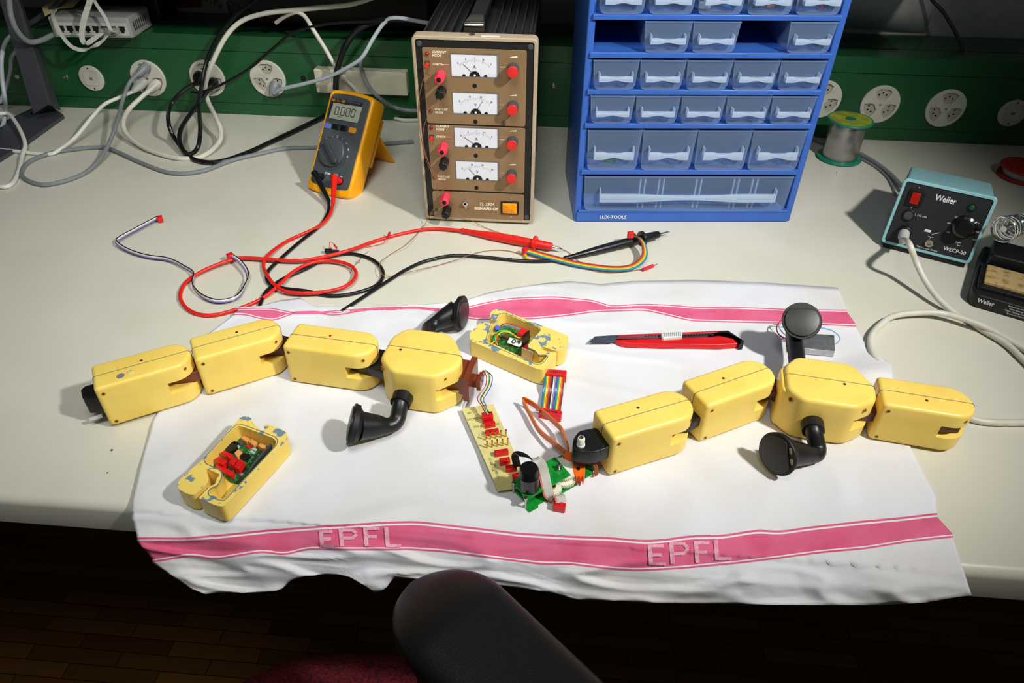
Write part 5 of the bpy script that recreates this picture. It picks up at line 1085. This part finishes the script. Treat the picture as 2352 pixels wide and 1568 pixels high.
# ================================================================ cables
def Cb(name, label, pts, r, m, cat='cable', sub=7, n=10, group=None):
    P = [pt(p) for p in pts]; t = thing(name, label, cat, P[len(P)//2], group); MB().tube(P, r, n=n, sub=sub).build('cable', m, t); return t
def plug(par, p, toward, m, r=.0075, L=.026, r2=.0035):
    p = V(p); d = (V(toward)-p).normalized()
    return MB().lathe([(0, r*.9), (.004, r), (L*.45, r*.95), (L*.8, r2*1.5), (L, r2)], p, d, 16).build('plug', m, par)
S1 = lambda px, py, Y=1.154: aty(px, py, Y)
g = Cb('power_cable', 'slim grey cable looping on the bench from the upper bay of the leftmost socket', [(318, 168, 1.125), (297, 191, 1.11), (281, 233, 1.09), (267, 286, .03), (241, 348, .012), (205, 390, .004), (157, 413, .0035), (101, 424, .0035), (62, 413, .0035), (49, 396, .0035), (70, 370, .0035), (132, 348, .004), (230, 338, .004), (269, 348, .0045), (323, 373, .0035), (393, 397, .0035), (463, 393, .0035), (533, 368, .0035), (600, 352, .0035), (654, 341, .0035), (718, 339, .0035), (800, 336, .0035), (870, 331, .0035), (950, 325, .0035)], .0030, CGR)
plug(g, S1(338, 150), pt((300, 190, 1.12)), CGR)
g = Cb('power_cable', 'thin white cable from the leftmost triple socket running off the left edge', [(309, 208, 1.128), (278, 222, 1.11), (241, 239, 1.09), (213, 267, .030), (174, 314, .012), (135, 345, .006), (107, 354, .0035), (42, 348, .0035), (0, 344, .0035), (-60, 340, .0035)], .0028, WHT)
plug(g, S1(330, 186), pt((300, 214, 1.12)), LGREY, .0085, .032)
g = Cb('power_cable', 'cream cable looping from the leftmost triple socket and rising past the second socket', [(359, 194, 1.130), (323, 225, 1.11), (295, 253, .03), (283, 283, .022), (295, 312, .012), (337, 342, .006), (407, 363, .004), (463, 359, .004), (500, 331, .009), (508, 303, .018), (497, 272, .03), (477, 230, 1.12), (472, 196, 1.12), (486, 149, 1.11), (519, 84, 1.12), (556, 48, 1.13), (608, 31, 1.13), (667, 24, 1.13), (731, 18, 1.13), (807, 10, 1.13), (870, -10, 1.13)], .0036, BEI)
plug(g, S1(362, 190), pt((323, 225, 1.11)), BEI, .0080)
g = Cb('power_cable', 'black cable hanging in a tight loop from the left bay of the second socket', [(449, 191, 1.13), (415, 213, 1.11), (390, 247, 1.09), (387, 281, .034), (399, 314, .016), (421, 345, .008), (438, 353, .010), (455, 337, .022), (460, 295, .036), (457, 239, 1.10), (463, 196, 1.10), (477, 135, 1.12), (505, 79, 1.13), (547, 31, 1.14), (600, -10, 1.15)], .0033, CBK)
plug(g, S1(458, 172), pt((449, 200, 1.12)), CBK, .0090)
g = Cb('power_cable', 'thick black cable from the second socket crossing the bench to behind the multimeter', [(484, 196, 1.128), (466, 225, 1.11), (438, 261, 1.08), (415, 298, .026), (415, 334, .012), (438, 362, .0045), (477, 373, .0045), (519, 368, .0045), (575, 348, .0045), (616, 329, .0045), (692, 293, .005), (738, 270, .006), (790, 240, .010)], .0036, CBK)
plug(g, S1(492, 186), pt((466, 225, 1.11)), CBK, .0085)
g = Cb('power_cable', 'thin black cable rising diagonally from the second socket across the trunking', [(440, 212, 1.118), (462, 212, 1.112), (509, 194, 1.12), (572, 158, 1.12), (623, 115, 1.12), (667, 79, 1.12), (718, 61, 1.12), (782, 52, 1.12), (845, 50, 1.12), (900, 47, 1.12)], .0022, CBK)
g = Cb('power_cable', 'pale grey cable curving up to the right from the third socket', [(629, 214, 1.138), (649, 204, 1.13), (705, 191, 1.12), (756, 176, 1.11), (807, 150, 1.10), (833, 130, 1.10), (858, 87, 1.11), (884, 51, 1.12), (909, 41, 1.12), (973, 51, 1.13), (1010, 60, 1.14)], .0030, CLG)
plug(g, S1(634, 190), pt((622, 222, 1.14)), CGR, .0085, .024)
Cb('data_cable', 'white cable arching over the trunking and down behind the multimeter', [(634, 52, 1.150), (654, 38, 1.14), (680, 28, 1.13), (700, 38, 1.13), (720, 69, 1.12), (746, 110, 1.12), (771, 153, 1.12), (792, 179, 1.13), (812, 199, 1.13), (840, 235, 1.14)], .0032, BEI)
Cb('power_cable', 'thick black cable dropping behind the top of the multimeter', [(771, 205, 1.11), (774, 166, 1.11), (787, 120, 1.11), (812, 79, 1.12), (848, 54, 1.13), (900, 44, 1.14), (960, 48, 1.15)], .0048, CBK)
Cb('data_cable', 'dull grey cable curving down over the cream cover box beside the power supply', [(828, 135, 1.125), (830, 158, 1.125), (843, 191, 1.12), (868, 222, 1.11), (904, 245, .030), (935, 253, .026), (965, 254, .024)], .0030, CGR)
Cb('data_cable', 'cream cable end lying on the bench between multimeter and power supply', [(870, 252, .004), (894, 265, .004), (922, 275, .004), (965, 275, .004)], .0028, BEI)
FCB = mat('flat_cable_white', (200, 200, 190), .5)
def flat(label, pts, wd, side):
    P = [pt(p) for p in pts]; t = thing('flat_network_cable', label, 'cable', P[len(P)//2]); MB().ribbon(P, wd, .0012, side=lambda t_, d: side).build('cable', FCB, t, ang=60); MB().rbox((0, 0, 0), (.010, .010, .007), .001, M=Matrix.Translation(P[-1]-V((0, .003, .003)))).build('plug', mat('clear_grey', (150, 152, 140), .3), t); return t
flat('pale flat network cable hanging in a wide loop in front of the switch', [(128, 24, 1.13), (121, 33, 1.115), (129, 56, 1.10), (146, 87, 1.10), (168, 109, 1.10), (196, 114, 1.10), (230, 98, 1.10), (252, 74, 1.118)], .0060, V((.9, .1, .3)))
flat('pale flat network cable falling from above to a fold beneath the switch ports', [(214, -30, 1.09), (206, 4, 1.09), (194, 42, 1.09), (188, 81, 1.09), (196, 100, 1.09), (219, 87, 1.10), (240, 70, 1.118)], .0078, V((1, .1, 0)))
flat('pale flat network cable slanting down into the right-hand switch ports', [(210, -30, 1.10), (216, 0, 1.10), (241, 39, 1.10), (257, 72, 1.10), (268, 70, 1.118)], .0050, V((1, .1, 0)))
Cb('network_cable', 'grey round cable drooping past the steel upright into the left switch port', [(18, -30, 1.04), (21, 0, 1.04), (25, 34, 1.04), (39, 70, 1.045), (65, 95, 1.06), (93, 93, 1.08), (123, 79, 1.115)], .0038, CGR)
Cb('data_cable', 'dark cable running up behind the steel upright towards the yellow paper', [(55, 62, 1.15), (90, 40, 1.15), (130, 12, 1.15), (150, -15, 1.16)], .0040, DGREY)
Cb('data_cable', 'pale cable hanging at the far left edge beside the steel upright', [(52, 62, 1.13), (16, 92, 1.11), (4, 130, 1.08), (5, 182, 1.07), (11, 225, 1.06), (13, 258, .02), (4, 292, .004), (-20, 310, .004)], .0032, CLG)
Cb('data_cable', 'thin pale cable looping at the far left behind the steel upright', [(52, 100, 1.14), (27, 130, 1.13), (24, 160, 1.12), (15, 196, 1.12), (0, 235, 1.12)], .0028, CLG)
Cb('data_cable', 'white cable loop on the bench at the left edge crossing the steel foot', [(-20, 262, .025), (0, 261, .022), (20, 262, .020), (36, 281, .018), (51, 309, .014), (58, 334, .010), (51, 358, .006), (45, 387, .0035), (31, 418, .0035), (11, 429, .0035), (-20, 424, .0035)], .0030, WHT)
Cb('data_cable', 'dark cable hanging down the wall onto the trunking at the upper right', [(2125, -30, 1.26), (2141, 0, 1.26), (2166, 27, 1.25), (2188, 62, 1.24), (2204, 94, 1.225), (2212, 115, 1.203)], .0028, DGREY)
Cb('data_cable', 'thin black cable drooping across the face of the black instrument case', [(470, -30, 1.16), (560, 20, 1.17), (640, 40, 1.17), (705, 30, 1.17)], .0014, CBK)
Cb('power_cable', 'grey mains cable running from the cabinet to the back of the soldering station', [(1862, 316, .0035), (1900, 330, .0035), (1950, 342, .0035), (1971, 351, .0035), (2000, 367, .0035), (2038, 394, .0045), (2062, 418, .006), (2080, 436, .008)], .0034, CGR)
Cb('data_cable', 'thin grey earth lead beside the mains cable behind the soldering station', [(1968, 359, .002), (2011, 383, .002), (2038, 407, .002), (2052, 432, .002), (2058, 450, .002)], .0016, CGR)
ij = WM @ V((IX, -.006, IZ)); ij2 = WM @ V((IX+.001, -.020, IZ-.004))
P = [ij2, pt((2088, 559, .052)), pt((2105, 603, .034)), pt((2126, 646, .020)), pt((2154, 684, .011)), pt((2190, 717, .0045)), pt((2218, 731, .0040)), pt((2253, 755, .0040)), pt((2310, 789, .0040)), pt((2352, 827, .0040)), pt((2430, 900, .0040)), pt((2440, 860, .0040)), pt((2352, 801, .0050)), pt((2282, 761, .0075)), pt((2230, 738, .0098)), pt((2167, 720, .0098)), pt((2110, 718, .0085)), pt((2052, 726, .007)), pt((2018, 749, .006)), pt((2000, 775, .005)), pt((2003, 807, .004)), pt((2018, 832, .0035))]
ic = thing('iron_cable', 'long cream soldering iron cable coiling from the station over the bench', 'cable', pt((2190, 717, .004)))
MB().tube(P, .0033, n=12, sub=8).build('cable', BEI, ic); MB().tube([pt((2205, 950, .0034)), pt((2239, 964, .0034)), pt((2282, 970, .0034)), pt((2352, 970, .0034)), pt((2440, 966, .0034))], .0033, n=12).build('cable', BEI, ic)
MB().lathe([(0, .0062), (.010, .0062), (.013, .0050), (.020, .0045), (.021, .0036)], ij, (ij2-ij), 20).build('plug', LGREY, ic)
# ---------------------------------------------------------------- test leads
def jackw(i, h): x, z = JK[i]; return MM @ V((x, -h, z))
def lead(name, label, m, jk, segs, pa, pb, tip, rr=.0021):
    t = thing(name, label, 'test lead', pt(segs[0][0]))
    j0 = jackw(jk, .0015); j1 = jackw(jk, .014)
    down = (pt(segs[0][0])-j1).normalized()
    MB().tube([j0, j1], .0045, n=16, smooth=False).build('banana_plug', m, t)
    MB().tube([j1-down*.004, j1+down*.006, j1*.5+pt(segs[0][0])*.5, pt(segs[0][0])], lambda u: .0052-.0026*u, n=14).build('plug_sleeve', m, t)
    for s_ in segs: MB().tube([pt(p) for p in s_], rr, n=12, sub=8).build('cable', m, t)
    A_, B_ = pt(pa), pt(pb); d = (B_-A_).normalized(); L = (B_-A_).length
    pr = MB().lathe([(0, .0024), (.001, .0032)]+[(.001+k*.0022, .0034 if k % 2 else .0028) for k in range(1, 7)]+[(.016, .0034), (L*.35, .0052), (L*.62, .0058), (L*.80, .0050), (L*.805, .0095), (L*.83, .0095), (L*.835, .0056), (L*.99, .0046), (L, .0040)], A_, d, 24).build('probe_handle', m, t, ang=50)
    T_ = pt(tip); MB().lathe([(0, .0017), (.004, .0017), (.0045, .0013), ((T_-B_).length*.75, .0013), ((T_-B_).length, .0002)], B_, (T_-B_), 12).build('probe_tip', CHROME, t)
    return t
zc = .0028
red = [(765, 468, .010), (756, 496, zc+.002), (728, 522, zc+.002), (661, 553, zc), (619, 583, zc), (605, 609, zc), (619, 640, zc), (641, 662, zc+.002), (675, 672, zc), (745, 670, zc), (796, 656, zc), (818, 631, zc), (804, 609, zc), (759, 598, zc), (717, 603, zc), (675, 623, zc), (641, 654, zc+.001), (599, 687, zc), (535, 713, zc), (479, 724, zc), (436, 713, zc), (414, 684, zc), (425, 651, zc), (464, 623, zc+.002), (521, 600, zc+.003), (563, 592, zc+.003), (661, 598, zc+.003), (717, 595, zc+.003), (801, 575, zc+.004), (860, 554, zc), (934, 534, zc), (994, 525, zc+.001), (1059, 529, zc+.002)]
red = [(p[0], p[1], max(p[2], .0062)) if 618 < p[0] < 850 and p[1] > 560 else p for p in red]
blk = [(756, 462, .010), (753, 488, zc), (734, 519, zc), (689, 555, zc), (647, 592, zc), (616, 623, zc), (616, 648, zc), (647, 661, zc), (703, 668, zc), (759, 679, zc), (815, 673, zc), (866, 654, zc), (880, 625, zc), (857, 597, zc), (810, 583, zc), (759, 589, zc), (703, 617, zc), (647, 642, zc), (613, 668, zc), (600, 692, zc), (596, 706, .0020), (596, 716, .0006)]
blk2 = [(790, 712, .0022), (795, 708, zc), (899, 640, zc), (935, 618, zc), (979, 599, zc), (1039, 587, zc), (1098, 589, zc), (1202, 599, zc), (1262, 599, zc), (1300, 593, .004)]
lead('test_lead', 'red multimeter test lead with pointed probe looping across the bench', CRD, 1, [red], (1059, 529, .0050), (1268, 566, .0085), (1294, 572, .0070))
lead('test_lead', 'black multimeter test lead with pointed probe passing under the towel', CBK, 0, [blk, blk2], (1296, 594, .0045), (1513, 538, .0090), (1539, 532, .0070))
# ---------------------------------------------------------------- small ribbon lead with two red connectors
wr = [(363, 499, .006), (310, 527, .006), (274, 547, .006), (268, 557, .006), (296, 575, .005), (338, 588, .005), (386, 595, .005), (422, 612, .005), (445, 628, .006), (442, 654, .005), (464, 679, .005), (501, 691, .005), (543, 682, .005), (563, 654, .006), (568, 626, .008), (551, 600, .010), (532, 586, .010)]
rw = thing('ribbon_lead', 'slim black, white and purple ribbon lead lying on the bench at the left', 'cable', pt((422, 612, .001)))
b = MB(); tw_ = lambda t_, d: V((0, 0, 1))*(.35+.65*math.sin(min(1, max(0, (t_-.08)*1.3))*PI)**2)+V((0, 1, 0))*(1-.7*math.sin(t_*PI))
for k, (m_) in enumerate(range(4)): b.m = k; b.ribbon([pt(p) for p in wr], .0011, .0010, side=tw_, off=(1.5-k)*.00115)
b.build('ribbon', [CBK, WHT, mat('strand_grey', (170, 174, 180), .4), mat('strand_purple', (120, 84, 170), .4)], rw, ang=60)
for p_, rz in (((367, 500, .0065), .5), ((528, 585, .0105), -.7)):
    p = pt(p_); MB(Matrix.Translation((p.x, p.y, .0015 if rz > 0 else .005)) @ Matrix.Rotation(rz, 4, 'Z')).rbox((0, 0, 0), (.0062, .0072, .0070), .0006, re=.0004).build('red_connector', CON, rw)
rr_ = [(1210, 575, .007), (1262, 590, .006), (1336, 608, .005), (1411, 617, .005), (1455, 611, .006), (1479, 590, .010), (1479, 563, .014), (1467, 545, .017), (1452, 539, .017)]
rl = thing('ribbon_lead', 'rainbow ribbon lead with red connectors curving over the black probe', 'cable', pt((1380, 612, .001)))
b = MB()
for k, mi in enumerate((5, 4, 3, 2, 1, 0)):
    b.m = k; b.ribbon([pt(p) for p in rr_], .00128, .0009, side=lambda t_, d: V((-.2, 1, .35)) if t_ < .6 else V((-.9, .25, .5)), off=(2.5-k)*.0013)
b.build('ribbon', [RBM[i] for i in (5, 4, 3, 2, 1, 0)], rl, ang=60)
for p_, rz in (((1206, 571, .010), .9), ((1449, 534, .021), .3)):
    p = pt(p_); MB(Matrix.Translation((p.x, p.y, p.z-.007)) @ Matrix.Rotation(rz, 4, 'Z')).rbox((0, 0, 0), (.0075, .0052, .0080), .0006, re=.0004).build('red_connector', CON, rl)
# ---------------------------------------------------------------- thin wires from the power supply, small parts
def psy(px, py, d): p = lf(PS, px, py, -d); return PS @ V((p[0], -d, p[1]))
t = thing('hookup_wire', 'thin brown wire hanging from the top red post to a red lug on the bench', 'wire', pt((1300, 585, .002)))
MB().tube([psy(1003, 163, .007), psy(998, 150, .011), psy(984, 157, .013), psy(972, 185, .012), psy(963, 222, .010), psy(961, 262, .009), psy(968, 320, .008), psy(980, 370, .010), psy(1000, 412, .016), psy(1020, 440, .024), psy(1045, 470, .028), pt((1070, 497, .012)), pt((1105, 518, .003)), pt((1150, 535, .0015)), pt((1250, 562, .0012)), pt((1300, 576, .0015)), pt((1330, 600, .0015)), pt((1360, 620, .0015)), pt((1400, 626, .0015)), pt((1450, 622, .0015)), pt((1478, 617, .002))], .00042, n=6, sub=6).build('wire', COPPER, t)
MB().cyl(pt((1476, 619, .003)), pt((1500, 610, .003)), .0021).build('lug_sleeve', mat('lug_red', (210, 40, 66), .35), t); MB().cyl(pt((1500, 610, .003)), pt((1510, 606, .003)), .0004).build('pin', GOLD, t)
t = thing('hookup_wire', 'thin brown wire from the upper black post looping to a small yellow sleeve', 'wire', pt((1000, 605, .002)))
MB().tube([psy(1003, 232, .012), psy(997, 246, .012), psy(986, 262, .012), psy(974, 290, .010), psy(972, 330, .010), psy(985, 375, .012), psy(1002, 410, .014), psy(1005, 440, .014), psy(1001, 465, .015), psy(988, 495, .012), pt((968, 525, .0012)), pt((935, 560, .0065)), pt((895, 585, .0015)), pt((873, 605, .006)), pt((878, 630, .007)), pt((905, 634, .0015)), pt((950, 622, .006)), pt((1010, 608, .0012)), pt((1060, 592, .006)), pt((1110, 577, .0012)), pt((1160, 575, .0012)), pt((1200, 584, .002))], .00042, n=6, sub=6).build('wire', COPPER, t)
MB().cyl(pt((1205, 584, .003)), pt((1212, 596, .003)), .0021).build('yellow_sleeve', mat('sleeve_yellow', (230, 190, 30), .4), t)
t = thing('dc_plug', 'small black round plug with red looped wire behind the crossing test leads', 'plug', pt((760, 575, .002)))
MB().lathe([(0, .0030), (.008, .0030), (.0085, .0022), (.017, .0018)], pt((747, 576, .0042)), pt((782, 577, .0042))-pt((747, 576, .0042)), 16).build('plug_body', BLK, t)
MB().tube([pt((766, 576, .005)), pt((758, 566, .009)), pt((757, 557, .011)), pt((765, 558, .009)), pt((772, 567, .006)), pt((770, 578, .004))], .0004, n=6).build('red_wire', CRD, t)
MB().cyl(pt((767, 561, .009)), pt((774, 570, .006)), .0011).build('sleeve', RED, t)
t = thing('resistor', 'tiny resistor with bent legs inside the black cable loop', 'resistor', pt((826, 598, .001)))
MB().lathe([(0, .0012), (.001, .0015), (.0045, .0015), (.0055, .0012)], pt((821, 603, .0018)), pt((829, 594, .0018))-pt((821, 603, .0018)), 12).build('body', mat('resistor_body', (190, 176, 180), .4, noise_rgb=(150, 80, 70), nscale=400), t)
MB().tube([pt((804, 626, .001)), pt((812, 613, .001)), pt((825, 598, .0018)), pt((834, 586, .001)), pt((847, 577, .001))], .0003, n=6).build('leg_wire', STEEL, t)
t = thing('wire_lug', 'small red crimp lug on a thin wire beside the red test lead', 'wire', pt((893, 540, .002)))
MB().cyl(pt((891, 544, .006)), pt((895, 534, .008)), .0016).build('lug_sleeve', RED, t); MB().tube([pt((891, 544, .006)), pt((885, 556, .0035)), pt((860, 564, .001)), pt((840, 568, .001))], .0004, n=6).build('wire', CRD, t)
tag(MB(Matrix.Translation(pt((716, 613, .0))) @ Matrix.Rotation(.4, 4, 'Z')).rbox((0, 0, .0004), (.0030, .0012, .0008), .0004).build('solder_crumb', GOLD), 'tiny brass coloured crumb inside the red cable loop', 'crumb')
for k, (x, y, r) in enumerate(((257, 1034, .0011), (1921, 397, .0010), (247, 1086, .0007))):
    p = at(x, y); tag(MB().lathe([(.0003, r), (.0006, r), (.0009, r*.5)], (p.x, p.y, 0), (0, 0, 1), 8).build('debris_speck', DGREY), ['small dark speck on the bench left of the towel corner', 'small dark speck on the bench below the green spool', 'tiny dark speck below the larger one at the lower left'][k], 'speck')
# ================================================================ office chair in front of the bench
AZ = .006
CHL = mat('chair_black', (17, 18, 20), .40, spec=.6, bump=.22, bscale=900)
ch = thing('office_chair', 'black office chair armrest with dark red seat pushed towards the bench', 'chair', V((-.10, .10, FZ)))
# armrest: centre line from the front end to the lower right
c0 = at(940, 1308, AZ-.004); 
ce = at(1352, 1730, AZ-.004)
dirr = (ce-c0); dirr.z = 0; Ltot = dirr.length; dirr.normalize(); sdv = V((-dirr.y, dirr.x, 0))
hwid = .042
b = MB(); rings = []; NS = 40; NP = 48
for i in range(NS+1):
    t = (i/NS)**1.7; s = t*Ltot*1.05
    k = min(1, s/.055); wv = hwid*math.sqrt(max(0, 1-(1-k)**2))*.98+.001; drop = .012*(1-k)**2
    c = c0+dirr*(s-.0)+V((0, 0, -drop)); rg = []
    for j in range(NP):
        a = 2*PI*j/NP; ca, sa_ = math.cos(a), math.sin(a); hh = (.017 if sa_ > 0 else .026)*(.35+.65*k)
        rg.append(c+sdv*(wv*abs(ca)**.72*(1 if ca > 0 else -1))+V((0, 0, -.010+hh*abs(sa_)**.75*(1 if sa_ > 0 else -1))))
    rings.append(rg)
vs = [p for r in rings for p in r]; fs = [(i*NP+j, i*NP+(j+1) % NP, (i+1)*NP+(j+1) % NP, (i+1)*NP+j) for i in range(NS) for j in range(NP)]+[tuple(range(NP))[::-1], tuple(range(NS*NP, (NS+1)*NP))]
b.add(vs, fs).build('armrest', CHL, ch, ang=70)
st0 = c0+dirr*.030; b = MB(); b.tube([st0+V((0, 0, -.020)), st0+V((0, 0, -.06)), st0-dirr*.006+V((0, 0, -.16)), st0+dirr*.01+V((0, 0, -.30))], .019, n=16); b.build('arm_support', BLK, ch)
sc = V((-.150, .180, -.30)); sr = V((.21, .20, 0)); b = MB()
vs = []; NP = 40
for z_, f in ((-.035, .90), (-.02, .985), (0, 1.0), (.018, .97), (.026, .88), (.029, .5)):
    for j in range(NP):
        a = 2*PI*j/NP; ca, sa_ = math.cos(a), math.sin(a); vs.append(sc+V((sr.x*f*abs(ca)**.75*(1 if ca > 0 else -1), sr.y*f*abs(sa_)**.75*(1 if sa_ > 0 else -1), z_)))
fs = [(i*NP+j, i*NP+(j+1) % NP, (i+1)*NP+(j+1) % NP, (i+1)*NP+j) for i in range(5) for j in range(NP)]+[tuple(range(NP))[::-1], tuple(range(5*NP, 6*NP))]
b.add(vs, fs).build('seat', mat('red_fabric', (110, 16, 30), .9, noise_rgb=(60, 9, 18), nscale=300), ch, ang=70)
MB().cyl((sc.x, sc.y-.02, FZ+.08), (sc.x, sc.y-.02, sc.z-.03), .025).build('gas_column', BLK, ch)
b = MB()
for k in range(5): a = 2*PI*k/5+.3; b.cyl((sc.x, sc.y-.02, FZ+.09), (sc.x+.27*math.cos(a), sc.y-.02+.27*math.sin(a), FZ+.055), .02, .014, n=10)
b.build('star_base', BLK, ch)
for k in range(5): a = 2*PI*k/5+.3; x, y = sc.x+.27*math.cos(a), sc.y-.02+.27*math.sin(a); MB().cyl((x-.01, y, FZ+.026), (x+.01, y, FZ+.026), .025, n=16).build('castor', BLK, ch)
for o in list(bpy.data.objects):
    for k in ('x', 'z'):
        if k in o.keys(): del o[k]

GR = {'jointed_robot': 'yellow jointed robots', 'open_case_half': 'open yellow case halves', 'power_cable': 'mains cables by the trunking', 'data_cable': 'loose cables around the bench', 'flat_network_cable': 'flat network cables at the switch', 'test_lead': 'multimeter test leads', 'solder_spool': 'solder spools', 'ribbon_lead': 'small ribbon leads', 'hookup_wire': 'thin wires from the power supply', 'debris_speck': 'specks on the bench', 'pin_lead': 'pin leads in the top drawers'}
for o in bpy.data.objects:
    k = o.name.split('.')[0]
    if o.parent is None and k in GR and 'label' in o: o['group'] = GR[k]
